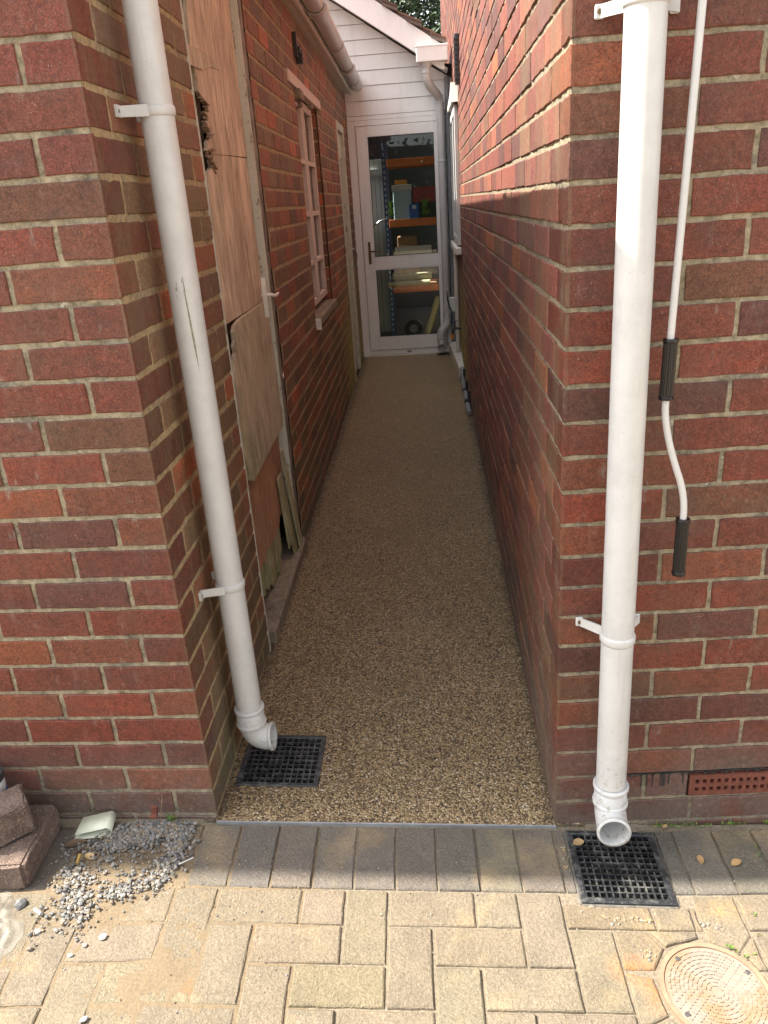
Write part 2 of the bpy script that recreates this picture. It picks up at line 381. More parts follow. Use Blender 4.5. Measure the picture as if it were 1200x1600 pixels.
def tag(o, label, cat, group=None):
    o['label'] = label; o['category'] = cat
    if group: o['group'] = group
    return o
def thing(name, loc, label, cat, group=None):
    o = bpy.data.objects.new(name, None); col.objects.link(o); o.location = loc; o.empty_display_size = .1
    o.matrix_world = Matrix.Translation(loc)
    return tag(o, label, cat, group)
def P(mb, name, mat, parent, **kw):
    """a part: mesh written in world coordinates, stored relative to the thing's base"""
    o = mb.build(name, mat, None, **kw)
    root = parent
    base = root.matrix_world.translation
    o.parent = parent; o.matrix_parent_inverse = parent.matrix_world.inverted()
    bpy.context.view_layer.update() if False else None
    return o
def obj(mb, name, mat, label=None, cat=None, group=None, kind=None, **kw):
    o = mb.build(name, mat, kind=kind, **kw)
    if label: tag(o, label, cat, group)
    return o

def frame(O, U, N):
    O = Vector(O); U = Vector(U).normalized(); N = Vector(N).normalized()
    return lambda u, n, z: Vector((O.x+U.x*u+N.x*n, O.y+U.y*u+N.y*n, z))
FL = frame((.004, 0, 0), (-.006, 1, 0), (1, .006, 0))                      # alley face of the left building
FF = frame((.004, 0, 0), (-math.cos(.026), math.sin(.026), 0), (-math.sin(.026), -math.cos(.026), 0))   # its front
RL = frame((.857, .013, 0), (.0085, 1, 0), (-1, .0085, 0))                # alley face of the right house
RF = frame((.857, .013, 0), (math.cos(.036), math.sin(.036), 0), (math.sin(.036), -math.cos(.036), 0))

def gz(x, y):   # ground height: drive falls gently to the right, path levels out towards the door
    A = -.008-.060*min(max(x, 0), 1.15)-.01*min(max(x-1.15, 0), 1)
    t = min(max(y/6., 0), 1)**.7
    return A*(1-t)+.016*t

# ---------------------------------------------------------------- brickwork
TAN = GRY = None
PAL = [((.178, .048, .030), 5), ((.150, .042, .030), 4), ((.200, .068, .036), 2.2), ((.098, .038, .036), 2.2),
       ((.245, .078, .034), .9), ((.130, .062, .036), 1.6), ((.205, .046, .026), 2)]
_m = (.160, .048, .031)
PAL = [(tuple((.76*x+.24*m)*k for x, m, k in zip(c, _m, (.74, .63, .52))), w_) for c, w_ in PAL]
PAL_L = [(tuple(x*1.15 for x in c), w_) for c, w_ in [((.20, .066, .038), 5), ((.155, .080, .042), 5), ((.24, .085, .042), 3), ((.13, .062, .040), 3), ((.30, .085, .035), .9), ((.17, .100, .055), 2)]]  # side bricks lightened in colour to lift the shaded alley
def pick(rng, pal):
    t = rng.random()*sum(w for _, w in pal)
    for c, w in pal:
        t -= w
        if t <= 0: break
    j = 1+rng.uniform(-1, 1)*(.05 if pal is TAN or pal is GRY else .15); return tuple(max(.01, x*j*(1+rng.uniform(-.03, .03))) for x in c)
CORN = {}
def brick(mb, fr, u0, u1, z0, z1, rng, pal, t=.007, lod=0, lo=0, hi=0, key=None):
    nu, nz = ((9, 4), (4, 2), (1, 1))[lod]
    nu = max(2, round(nu*(u1-u0)/.215)) if lod < 2 else 1
    b = .0017 if lod < 2 else .0015
    jit = (.0009, .0007, 0)[lod]; sd = rng.uniform(0, 999)
    loop = []
    for i in range(nu): loop.append((u0+(u1-u0)*i/nu, z0, 0, -1))
    for i in range(nz): loop.append((u1, z0+(z1-z0)*i/nz, 1, 0))
    for i in range(nu): loop.append((u1-(u1-u0)*i/nu, z1, 0, 1))
    for i in range(nz): loop.append((u0, z1-(z1-z0)*i/nz, -1, 0))
    k = len(loop); cu, cz = (u0+u1)/2, (z0+z1)/2
    pop = rng.uniform(-.0012, .0012) if not (lo or hi) else 0
    r0, r1, r2 = [], [], []
    for u, z, _, _ in loop:
        ju, jz = rng.uniform(-jit, jit)*.6, rng.uniform(-jit, jit)*.6
        if lod < 2: jz += noise.noise(Vector((u*28+sd, z*4, 0)))*.0022; ju += noise.noise(Vector((z*40+sd, u*4, 5)))*.002
        chip = rng.uniform(0, .0035) if lod == 0 and rng.random() < .16 else 0
        if (lo and u <= u0+1e-6): ju = 0
        if (hi and u >= u1-1e-6): ju = 0
        # corner rounding in plane
        du = min(u-u0, u1-u); dz = min(z-z0, z1-z)
        su = 1 if u < cu else -1; sz = 1 if z < cz else -1
        bb = b+chip
        r2.append(fr(u+ju, -t-.002, z+jz))
        r1.append(fr(u+ju, pop-bb*.8, z+jz))
        iu = u+su*bb*(1 if du < 1e-6 else 0)+ju; iz = z+sz*bb*(1 if dz < 1e-6 else 0)+jz
        r0.append(fr(iu, pop, iz))
    c = pick(rng, pal)
    if key: c = CORN.setdefault(key, pick(rng, PAL))
    fs = [list(range(k))]+[(i, i+k, (i+1) % k+k, (i+1) % k) for i in range(k)]+[(i+k, i+2*k, (i+1) % k+2*k, (i+1) % k+k) for i in range(k)]
    mb.add(r0+r1+r2, fs, 0, c)
def wall(mb, fr, u0, u1, zb, zt, phase, openings, first, rng, pal, corner_lo=False, t=.007, lodf=None, joint=.010, cid='L'):
    """stretcher-bond wall face; first = [length of first brick on even rows, on odd rows]"""
    n0 = math.floor((zb-phase)/.075); n1 = math.ceil((zt-phase)/.075)
    for n in range(n0, n1):
        z0 = phase+n*.075+joint/2; z1 = z0+.075-joint
        if z1 > zt+.001 or z1 < zb: 
            if z1 > zt: z1 = zt
            if z1-z0 < .02: continue
        u = u0; k = 0
        while u < u1-.015:
            L = (first[n % 2]-joint/2) if k == 0 else .225-joint
            a = u if k == 0 else u+joint/2
            e = min(a+L+rng.uniform(-.003, .003), u1)
            nxt = e+joint/2
            segs = [(a, e)]
            for (p0, p1, q0, q1) in openings:
                if z1 > q0+.01 and z0 < q1-.01:
                    ns = []
                    for s0, s1 in segs:
                        if p1 <= s0 or p0 >= s1: ns.append((s0, s1)); continue
                        if p0-s0 > .02: ns.append((s0, p0))
                        if s1-p1 > .02: ns.append((p1, s1))
                    segs = ns
            dz = rng.uniform(-.0008, .0008)
            for s0, s1 in segs:
                lod = lodf(s0, z0) if lodf else 1
                lo = corner_lo and k == 0
                brick(mb, fr, s0+(.0026 if lo == 2 else 0), s1, z0+dz, z1+dz, rng, pal, t, lod, lo=bool(lo), key=(cid, n) if lo else None)
            u = nxt; k += 1
    # mortar bed
    us = sorted({u0+(t*.60 if corner_lo else 0), u1} | {x for o in openings for x in o[:2] if u0 < x < u1})
    zs = sorted({zb, zt} | {x for o in openings for x in o[2:] if zb < x < zt})
    for i in range(len(us)-1):
        for j in range(len(zs)-1):
            a, b_, c, d = us[i], us[i+1], zs[j], zs[j+1]; m1, m2 = (a+b_)/2, (c+d)/2
            if any(o[0] < m1 < o[1] and o[2] < m2 < o[3] for o in openings): continue
            # subdivided slightly uneven bed
            nu = max(1, min(400, int((b_-a)/.03))); nz = max(1, int((d-c)/.025))
            if lodf and lodf(a, c) == 2: nu, nz = 1, 1
            vs_ = []; 
            for y in range(nz+1):
                for x in range(nu+1):
                    uu = a+(b_-a)*x/nu; zz = c+(d-c)*y/nz
                    q = 0 if x in (0, nu) or y in (0, nz) else noise.noise(Vector((uu*31, zz*37, u0+7)))*.0022
                    vs_.append(fr(uu, -t*.62+q, zz))
            mb.add(vs_, [(y*(nu+1)+x, y*(nu+1)+x+1, (y+1)*(nu+1)+x+1, (y+1)*(nu+1)+x) for y in range(nz) for x in range(nu)], 1, smooth=True)

# ---------------------------------------------------------------- ground
g = MB()
g.add([(-150, -150, -.16), (150, -150, -.16), (150, 150, -.16), (-150, 150, -.16)], [(0, 1, 2, 3)])
obj(g, 'ground', M['soil'], kind='structure')

G1 = (.022, .247, .115, .325)     # gully in the path: x0 x1 y0 y1
G2 = (.881, 1.093, -.226, -.012)  # gully by the right pipe
G3 = (.69, .86, 6.0, 6.12)
MH = (1.106, -.427, .109)
# resin path (with real openings for the two gullies)
def path_mesh():
    mb = MB()
    xs = sorted({-.03, .25, .45, .65, .86, G1[0], G1[1], G3[0], .93}); ys = sorted({-.012, G1[2], G1[3], G3[2], G3[3], .6, 1, 1.5, 2, 2.5, 3, 3.5, 4, 4.5, 5, 5.5, 6.17})
    for i in range(len(xs)-1):
        for j in range(len(ys)-1):
            a, b, c, d = xs[i], xs[i+1], ys[j], ys[j+1]; m1, m2 = (a+b)/2, (c+d)/2
            if G1[0] < m1 < G1[1] and G1[2] < m2 < G1[3]: continue
            if G3[0] < m1 < .86 and G3[2] < m2 < G3[3]: continue
            sk = lambda x, y: (x, y+.02*max(0, 1-max(y, 0)*3)*x, gz(x, y)-.001)
            mb.add([sk(a, c), sk(b, c), sk(b, d), sk(a, d)], [(0, 1, 2, 3)])
    return mb
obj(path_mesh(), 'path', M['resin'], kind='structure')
e = MB()
for x in [i*.0855 for i in range(10)]:
    f = lambda u, n, z: Vector((u, n, z))
    x1 = x+.0855
    vs_ = []
    for X in (x+.005, x1+.005):
        y = -.019+.02*X; z = gz(X, 0)
        vs_ += [(X, y, z-.03), (X, y+.0045, z-.03), (X, y+.0045, z+.0025), (X, y, z+.0025)]
    e.add(vs_, [(0, 4, 7, 3), (3, 7, 6, 2), (2, 6, 5, 1)])
obj(e, 'path_edging', M['alu'], kind='structure')
# gravel that spills into the wall corners along the path: fine dark gap line
# ---- block paving
def clip(poly, nx, ny, d):   # keep nx*x+ny*y<=d
    out = []
    for i in range(len(poly)):
        a, b = poly[i], poly[(i+1) % len(poly)]; da = nx*a[0]+ny*a[1]-d; db = nx*b[0]+ny*b[1]-d
        if da <= 0: out.append(a)
        if da*db < 0: t = da/(da-db); out.append((a[0]+(b[0]-a[0])*t, a[1]+(b[1]-a[1])*t))
    return out
def area(p): return abs(sum(p[i][0]*p[(i+1) % len(p)][1]-p[(i+1) % len(p)][0]*p[i][1] for i in range(len(p))))/2
def inset(poly, d):
    n = len(poly); out = []
    sgn = 1 if sum(poly[i][0]*poly[(i+1) % n][1]-poly[(i+1) % n][0]*poly[i][1] for i in range(n)) > 0 else -1
    for i in range(n):
        p, a, b = Vector(poly[i]), Vector(poly[i-1]), Vector(poly[(i+1) % n])
        e1, e2 = (p-a).normalized(), (b-p).normalized()
        n1, n2 = Vector((-e1.y, e1.x))*sgn, Vector((-e2.y, e2.x))*sgn
        m = n1+n2; 
        if m.length < 1e-6: m = n1
        m = m/max(.3, m.dot(n1)); out.append((p.x+m.x*d, p.y+m.y*d))
    return out
rng = random.Random(5)
TAN = [((.166, .135, .092), 4), ((.160, .131, .091), 3), ((.170, .137, .093), 2), ((.165, .131, .086), 2)]
GRY = [((.128, .110, .088), 4), ((.118, .102, .082), 3), ((.126, .104, .084), 2), ((.112, .100, .084), 2)]
pv = MB(); th = .018; ct, st = math.cos(th), math.sin(th)
def toW(x, y): return (.008+x*ct-y*st, -.022+x*st+y*ct)
def paver_block(poly, pal, near=True, jw=.0018, sector=False):
    for (x0, x1, y0, y1) in (G1, G2):   # cut round a gully
        xs = [p[0] for p in poly]; ys = [p[1] for p in poly]
        if max(xs) < x0 or min(xs) > x1 or max(ys) < y0 or min(ys) > y1: continue
        gp = .004
        cands = [clip(poly, 1, 0, x0-gp), clip(poly, -1, 0, -(x1+gp)), clip(poly, 0, 1, y0-gp), clip(poly, 0, -1, -(y1+gp))]
        poly = max(cands, key=lambda q: area(q) if len(q) > 2 else 0)
        if len(poly) < 3: return
    c = Vector((sum(p[0] for p in poly)/len(poly), sum(p[1] for p in poly)/len(poly)))
    d = c-Vector(MH[:2]); 
    dm = min((Vector(poly[i])-Vector(MH[:2])).length for i in range(len(poly)))
    if d.length < MH[2]*.5: return
    far = max((Vector(p)-Vector(MH[:2])).length for p in poly)
    if d.length < .19 and not sector:
        A0 = math.degrees(math.atan2(d.y, d.x)); pieces = []
        for k in range(9):
            a0, a1 = R(k*40+7), R(k*40+47); am = (a0+a1)/2
            pc = [(p[0]-MH[0], p[1]-MH[1]) for p in poly]
            pc = clip(pc, math.sin(a0), -math.cos(a0), 0)
            if len(pc) > 2: pc = clip(pc, -math.sin(a1), math.cos(a1), 0)
            if len(pc) > 2: pc = clip(pc, -math.cos(am), -math.sin(am), -(MH[2]+.003))
            if len(pc) > 2 and area(pc) > .0004: pieces.append([(p[0]+MH[0], p[1]+MH[1]) for p in pc])
        for pc in pieces: paver_block(pc, pal, near, jw, True)
        return
    if d.length < .3 and not sector:
        n = d.normalized(); poly = clip(poly, -n.x, -n.y, -(n.dot(Vector(MH[:2]))+MH[2]+.004))
    # keep blocks out of the walls
    poly = clip(poly, 0, 1, .05)
    if len(poly) < 3 or area(poly) < .0006: return
    # drop duplicate points
    q = []
    for p in poly:
        if not q or (Vector(p)-Vector(q[-1])).length > .003: q.append(p)
    if (Vector(q[0])-Vector(q[-1])).length <= .003: q.pop()
    poly = q
    if len(poly) < 3: return
    outer = inset(poly, jw+rng.uniform(0, .0012))
    # subdivide edges for a worn outline
    if near:
        o2 = []
        for i in range(len(outer)):
            a, b = Vector(outer[i]), Vector(outer[(i+1) % len(outer)]); k = max(1, int((b-a).length/.022))
            for j in range(k):
                p = a.lerp(b, j/k)
                if j: p += Vector((rng.uniform(-.0009, .0009), rng.uniform(-.0009, .0009)))
                o2.append(tuple(p))
        outer = o2
    cc = Vector((sum(p[0] for p in outer)/len(outer), sum(p[1] for p in outer)/len(outer)))
    def shr(p, d_):
        v = cc-Vector(p); return Vector(p)+v.normalized()*d_
    dz = rng.uniform(-.0018, .0018); tx, ty = rng.uniform(-.012, .012), rng.uniform(-.012, .012)
    H = lambda p, h: (p[0], p[1], gz(p[0], p[1])+dz+tx*(p[0]-cc.x)+ty*(p[1]-cc.y)+h)
    k = len(outer)
    r0 = [H(shr(p, .0045), 0) for p in outer]; r1 = [H(shr(p, .0012), -.0022) for p in outer]; r2 = [H(p, -.006) for p in outer]; r3 = [H(p, -.03) for p in outer]
    cl = pick(rng, pal)
    q = lambda o: [(i+o, i+k+o, (i+1) % k+k+o, (i+1) % k+o) for i in range(k)]
    pv.add(r0+r1+r2+r3, [list(range(k))]+q(0)+q(k)+q(2*k), 0, cl)
SP = .097; SL = .193
for i in range(-16, 24):
    paver_block([toW(.065+SP*(i-1), -SL), toW(.065+SP*i, -SL), toW(.065+SP*i, 0), toW(.065+SP*(i-1), 0)], GRY)
HX, HY = .097, .0935
def cell(c, r, w_, h_, near):
    x0 = .048+HX*c; y1 = -SL-.001-HY*r
    paver_block([toW(x0, y1-HY*h_), toW(x0+HX*w_, y1-HY*h_), toW(x0+HX*w_, y1), toW(x0, y1)], TAN, near)
for r in range(0, 34):
    for c in range(-18, 26):
        near = r < 5 and -8 < c < 14
        if (c-r) % 4 == 0: cell(c, r, 2, 1, near)
        if (c-r-3) % 4 == 0: cell(c, r, 1, 2, near)
        if r == 0 and (c-2) % 4 == 0: cell(c, 0, 1, 1, near)
obj(pv, 'driveway', M['paver'], kind='structure')
jb = MB()
nx, ny = 60, 30
vs_ = []
for j in range(ny+1):
    for i in range(nx+1):
        x = -1.75+4.3*i/nx; y = -3.5+3.56*j/ny; vs_.append((x, y, gz(x, y)-.0095+noise.noise(Vector((x*40, y*40, 0)))*.002))
def inh(x, y): return any(a-.005 < x < b+.005 and c-.005 < y < d+.005 for a, b, c, d in (G1, G2))
# leave the gullies open: build joint bed from rectangles
xs = sorted({-1.75, -.5, G2[0], G2[1], 1.4, 2.55}); ys = sorted({-3.5, -.6, G2[2], G2[3], .02})
for i in range(len(xs)-1):
    for j in range(len(ys)-1):
        a, b, c, d = xs[i], xs[i+1], ys[j], ys[j+1]
        if G2[0] < (a+b)/2 < G2[1] and G2[2] < (c+d)/2 < G2[3]: continue
        m = max(1, int((b-a)/.15))
        for q in range(m):
            p, p2 = a+(b-a)*q/m, a+(b-a)*(q+1)/m
            jb.add([(p, c, gz(p, c)-.0062), (p2, c, gz(p2, c)-.0062), (p2, d, gz(p2, d)-.0062), (p, d, gz(p, d)-.0062)], [(0, 1, 2, 3)])
obj(jb, 'joint_bed', M['joint'], kind='structure')
# open drive beyond the blocks
dr = MB(); dr.add([(-9, -14, -.03), (9, -14, -.13), (9, -3.5, -.13), (2.55, -3.5, -.09), (-1.75, -3.5, -.02), (-9, -3.5, -.02)], [(0, 1, 2, 3, 4, 5)])
dr.add([(-9, -3.5, -.02), (-1.75, -3.5, -.02), (-1.75, .03, -.02), (-9, .03, -.02)], [(0, 1, 2, 3)])
dr.add([(2.55, -3.5, -.09), (9, -3.5, -.13), (9, .03, -.13), (2.55, .03, -.09)], [(0, 1, 2, 3)])
o = obj(dr, 'forecourt', simple('forecourt_paving', (.38, .29, .19), .9, .15, 8), kind='structure')
# sand spread
def sand_h(x, y):
    d = -.006
    k = math.exp(-(((x+.20)/.13)**2+((y+.165)/.085)**2))
    k2 = math.exp(-(((x+.16)/.30)**2+((y+.36)/.22)**2))
    k3 = math.exp(-(((x-.05)/.10)**2+((y+.42)/.12)**2))
    n = noise.fractal(Vector((x*9, y*9, 3)), .8, 2.2, 4); n2 = noise.noise(Vector((x*55, y*55, 1)))
    return d+.019*k+.0058*k2+.0040*k3+n*.0028*(.4+k2)+n2*.0014
sd = MB(); nx, ny = 190, 130; vs_ = []
for j in range(ny+1):
    for i in range(nx+1):
        x = -1.0+1.3*i/nx; y = -.95+.93*j/ny; vs_.append((x, y, gz(x, y)+sand_h(x, y)))
sd.add(vs_, [(j*(nx+1)+i, j*(nx+1)+i+1, (j+1)*(nx+1)+i+1, (j+1)*(nx+1)+i) for j in range(ny) for i in range(nx)], 0, smooth=True)
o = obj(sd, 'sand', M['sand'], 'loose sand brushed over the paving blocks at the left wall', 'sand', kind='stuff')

# ---------------------------------------------------------------- gully grates
def grate(name, G, nx, ny, label, bar=.0035, rim=.013, top=.003, mat=None):
    x0, x1, y0, y1 = G
    t = thing(name, ((x0+x1)/2, (y0+y1)/2, gz((x0+x1)/2, (y0+y1)/2)), label, 'drain cover', 'square drain grates')
    zf = lambda x, y, h: gz(x, y)+h
    fr_ = lambda x, y, h: Vector((x, y, zf(x, y, h)))
    f = MB(); e = .002
    f.box((x0, y0, -.02), (x1, y0+rim, top), fr=fr_, bev=e); f.box((x0, y1-rim, -.02), (x1, y1, top), fr=fr_, bev=e)
    f.box((x0, y0+rim, -.02), (x0+rim, y1-rim, top), fr=fr_, bev=e); f.box((x1-rim, y0+rim, -.02), (x1, y1-rim, top), fr=fr_, bev=e)
    P(f, 'frame', mat or M['grate'], t)
    b = MB(); ix0, ix1, iy0, iy1 = x0+rim, x1-rim, y0+rim, y1-rim
    for i in range(nx+1):
        x = ix0+(ix1-ix0)*i/nx; b.box((x-bar/2, iy0, -.008), (x+bar/2, iy1, top-.0016), fr=fr_)
    for j in range(ny+1):
        y = iy0+(iy1-iy0)*j/ny; b.box((ix0, y-bar/2, -.0085), (ix1, y+bar/2, top-.0022), fr=fr_)
    P(b, 'grid', mat or M['grate'], t)
    p = MB(); p.box((x0+.003, y0+.003, -.14), (x1-.003, y1-.003, -.13), fr=fr_)
    for a, c in (((x0+.002, y0+.002), (x0+.006, y1-.002)), ((x1-.006, y0+.002), (x1-.002, y1-.002)), ((x0+.006, y0+.002), (x1-.006, y0+.006)), ((x0+.006, y1-.006), (x1-.006, y1-.002))):
        p.box((a[0], a[1], -.13), (c[0], c[1], -.021), fr=fr_)
    P(p, 'gully_pot', M['black'], t)
    return t
grate('drain_grate', G1, 12, 10, 'square black grate set in the gravel path under the left downpipe')
grate('drain_grate', G2, 12, 11, 'square black grate among the paving blocks under the right downpipe')
grate('drain_grate', G3, 10, 4, 'small dark grate on the path beside the white glazed door')

hm = MB(); rg = random.Random(6)
def haunch(x0, y0, x1, y1):
    n = max(2, int(max(abs(x1-x0), abs(y1-y0))/.006)); a = []; b = []
    dx, dy = x1-x0, y1-y0; L = math.hypot(dx, dy); px, py = dy/L, -dx/L
    vs_ = []
    for i in range(n+1):
        t = i/n; x, y = x0+dx*t, y0+dy*t; w_ = .006+.007*abs(noise.noise(Vector((x*70, y*70, 3))))
        vs_ += [(x, y, gz(x, y)-.0035), (x+px*w_*.5, y+py*w_*.5, gz(x, y)-.002+.004*noise.noise(Vector((x*90, y*90, 8)))), (x+px*w_, y+py*w_, gz(x, y)-.008)]
    hm.add(vs_, [(3*i+k, 3*i+k+1, 3*i+4+k, 3*i+3+k) for i in range(n) for k in range(2)], 0, smooth=True)
haunch(G2[0], G2[3], G2[0], G2[2]) ; haunch(G2[1], G2[2], G2[1], G2[3]); haunch(G2[0], G2[2], G2[1], G2[2])
haunch(G1[0], G1[3], G1[0], G1[2]); haunch(G1[1], G1[2], G1[1], G1[3]); haunch(G1[0], G1[2], G1[1], G1[2])
obj(hm, 'mortar_haunching', M['concrete'], kind='structure')

# ---------------------------------------------------------------- left building
LB = thing('brick_building', (0, 0, 0), 'low red brick building with boarded doorway and old window along the left of the alley', 'building')
rng = random.Random(11)
WIN = (2.84, 3.79, .85, 1.98); DR = (.782, 1.665, -.2, 2.32); D2 = (5.03, 5.68, -.2, 2.03)
wl = MB()
def lodL(u, z): return 0 if u < .9 else (1 if u < 3.2 else 2)
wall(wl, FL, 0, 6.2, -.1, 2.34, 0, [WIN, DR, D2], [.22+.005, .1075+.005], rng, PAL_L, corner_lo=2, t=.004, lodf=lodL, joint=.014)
P(wl, 'side_wall', [M['brick_mossy'], M['mortar_warm_lifted']], LB)
wf = MB()
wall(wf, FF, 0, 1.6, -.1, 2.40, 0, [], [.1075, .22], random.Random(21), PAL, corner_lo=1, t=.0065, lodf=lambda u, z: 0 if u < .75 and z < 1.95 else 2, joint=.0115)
# plain outer part and gable (out of the picture, keeps the sun off)
wf.prism([(1.6, -.15), (7, -.15), (7, 5.7), (5.8, 5.75), (1.6, 3.22)], -.004, -.2, FF, 0, (.2, .06, .045))
wf.prism([(0.0, 2.402), (1.6, 2.402), (1.6, 3.22), (0.0, 2.42)], -.004, -.2, FF, 0, (.2, .06, .045))
P(wf, 'front_wall', [M['brick'], M['mortar']], LB)
# reveals and far faces
rv = MB()
FJ = lambda u, n, z: FL(3.79-n, -.012-u, z)       # far jamb of the window, facing the camera
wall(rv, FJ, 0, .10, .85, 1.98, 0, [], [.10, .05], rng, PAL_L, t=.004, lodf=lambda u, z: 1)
P(rv, 'window_reveal', [M['brick_side'], M['mortar_warm_lifted']], LB)
sh = MB()
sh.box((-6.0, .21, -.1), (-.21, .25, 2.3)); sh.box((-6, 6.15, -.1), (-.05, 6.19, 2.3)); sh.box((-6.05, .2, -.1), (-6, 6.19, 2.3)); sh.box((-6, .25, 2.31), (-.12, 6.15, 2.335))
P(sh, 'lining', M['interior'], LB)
# roof: slope rising to the left at 30 degrees
rf = MB()
ZR = lambda x: 2.42+.577*(.10-x)
def roofbox(mb, x0, x1, y0, y1, h0, h1, c=(1, 1, 1)):
    mb.add([(x0, y0, ZR(x0)+h0), (x1, y0, ZR(x1)+h0), (x1, y1, ZR(x1)+h0), (x0, y1, ZR(x0)+h0), (x0, y0, ZR(x0)+h1), (x1, y0, ZR(x1)+h1), (x1, y1, ZR(x1)+h1), (x0, y1, ZR(x0)+h1)],
           [(0, 3, 2, 1), (4, 5, 6, 7), (0, 1, 5, 4), (1, 2, 6, 5), (2, 3, 7, 6), (3, 0, 4, 7)], 0, c)
roofbox(rf, -6.2, .10, -.115, 6.2, 0, .05, (.16, .10, .08))
roofbox(rf, -6.2, .07, -.105, -.080, -.16, -.003, (.6, .6, .6))
P(rf, 'roof', M['tile'], LB)
fa = MB()
fa.box((-.0, .004, 2.335), (6.19, .045, 2.345), fr=FL)      # soffit strip
fa.box((0, .047, 2.325), (6.19, .062, 2.47), fr=FL)         # fascia board
fa.box((0, -.01, 2.346), (6.19, .046, 2.36), fr=FL)
P(fa, 'fascia', M['pvc_old'], LB)
# gutter
gt = thing('gutter', (.11, 3, 2.33), 'white half round plastic gutter under the eave of the left building', 'gutter')
def half_gutter(y0, y1, r, th_=.002):
    mb = MB(); seg = 18; vs_ = []
    for y in (y0, y1):
        for rr in (r, r-th_):
            for k in range(seg+1):
                a = math.pi+math.pi*k/seg; p = FL(y, .115, 0); vs_.append((p.x+rr*math.cos(a), p.y, 2.385+rr*math.sin(a)))
    n = seg+1
    fs = []
    for k in range(seg):
        fs += [(k, k+1, 2*n+k+1, 2*n+k), (n+k, 3*n+k, 3*n+k+1, n+k+1), (k, n+k, n+k+1, k+1), (2*n+k, 2*n+k+1, 3*n+k+1, 3*n+k)]
    fs += [(0, 2*n, 3*n, n), (seg, n+seg, 3*n+seg, 2*n+seg)]
    mb.add(vs_, fs, 0, smooth=True); return mb
P(half_gutter(-.1, 6.14, .050), 'channel', M['pvc'], gt)
for y in (1.2, 3.05, 5.0):
    P(half_gutter(y, y+.14, .0595, .006), 'union', M['pvc'], gt)
for y in (.5, 2.2, 4.15, 5.7):
    mb = half_gutter(y, y+.035, .0545, .003)
    mb.box((y+.003, .0625, 2.34), (y+.032, .075, 2.43), fr=FL); P(mb, 'bracket', M['pvc'], gt)
ec = MB(); c0 = FL(6.14, .115, 0)
ec.add([(c0.x+.05*math.cos(math.pi+math.pi*k/16), 6.141+dy, 2.385+.05*math.sin(math.pi+math.pi*k/16)) for dy in (0, .004) for k in range(17)],
       [list(range(17)), list(range(33, 16, -1))]+[(k, k+1, k+18, k+17) for k in range(16)])
P(ec, 'end_cap', M['pvc'], gt)

# boarded doorway
bd = MB()
bd.box((.80, -.30, -.05), (1.66, -.29, 2.3), fr=FL); bd.box((.76, -.29, -.05), (.782, -.012, 2.32), fr=FL); bd.box((.80, -.29, 2.30), (1.66, -.01, 2.32), fr=FL)
door = P(MB().box((1.06, -.085, .28), (1.56, -.055, 2.3), fr=FL, bev=.001), 'door', M['wood_dark'], LB)
P(bd, 'door_recess', M['black'], LB)
tr = MB(); tr.prism([(.774, -.03), (.785, -.03), (.781, .6), (.785, 1.3), (.782, 2.3), (.774, 2.3)], -.03, .002, FL)
P(tr, 'door_trim', M['paint_cream'], LB)
pst = MB(); pst.prism([(1.575, .0), (1.655, 0), (1.66, 2.31), (1.575, 2.31)], -.06, -.006, FL)
post = P(pst, 'door_post', M['post_wood'], LB)
pst = MB(); pst.prism([(1.560, .05), (1.573, .05), (1.572, 2.3), (1.560, 2.3)], -.04, -.002, FL); P(pst, 'post_bead', M['paint_cream'], LB)
TOP = [(1.56, 2.30), (.90, 2.30), (.915, 1.985), (.893, 1.909), (.880, 1.850), (.868, 1.842), (.866, 1.812), (.895, 1.806), (.903, 1.75), (.925, 1.742), (.953, 1.74), (.958, 1.731), (1.003, 1.721), (.985, 1.715), (1.0, 1.706),
       (.943, 1.702), (.945, 1.694), (.985, 1.69), (.959, 1.672), (.962, 1.657), (.985, 1.65), (.968, 1.636), (.935, 1.62), (.912, 1.597), (.95, 1.590)]
def jag(pts, k, amp, rg):
    out = []
    for i in range(len(pts)):
        a, b = Vector(pts[i]), Vector(pts[(i+1) % len(pts)]); out.append(tuple(a))
        if (b-a).length < .12:
            p = a.lerp(b, .5)+Vector((rg.uniform(-amp, amp), rg.uniform(-amp, amp)*.4)); out.append(tuple(p))
    return out
rg = random.Random(3)
TOP = [(u+(.052 if u < 1.1 else 0), z) for u, z in TOP]
s1 = MB(); s1.prism([(1.558, 2.30), (1.558, 1.606)]+list(reversed(jag(TOP[1:], 1, .006, rg)))[:-1]+[(.952, 2.30)], -.040, -.028, FL)
P(s1, 'plywood_sheet', M['ply_top'], LB)
s2 = MB(); s2.prism([(1.557, 1.602), (1.03, 1.592), (.995, 1.588), (1.02, 1.579), (1.0, 1.572), (1.01, 1.556), (.985, 1.545), (.95, 1.54), (.925, 1.50), (.912, 1.40), (.900, 1.25), (.885, 1.10), (1.555, 1.095)], -.043, -.030, FL)
P(s2, 'plywood_sheet', M['ply_top'], LB)
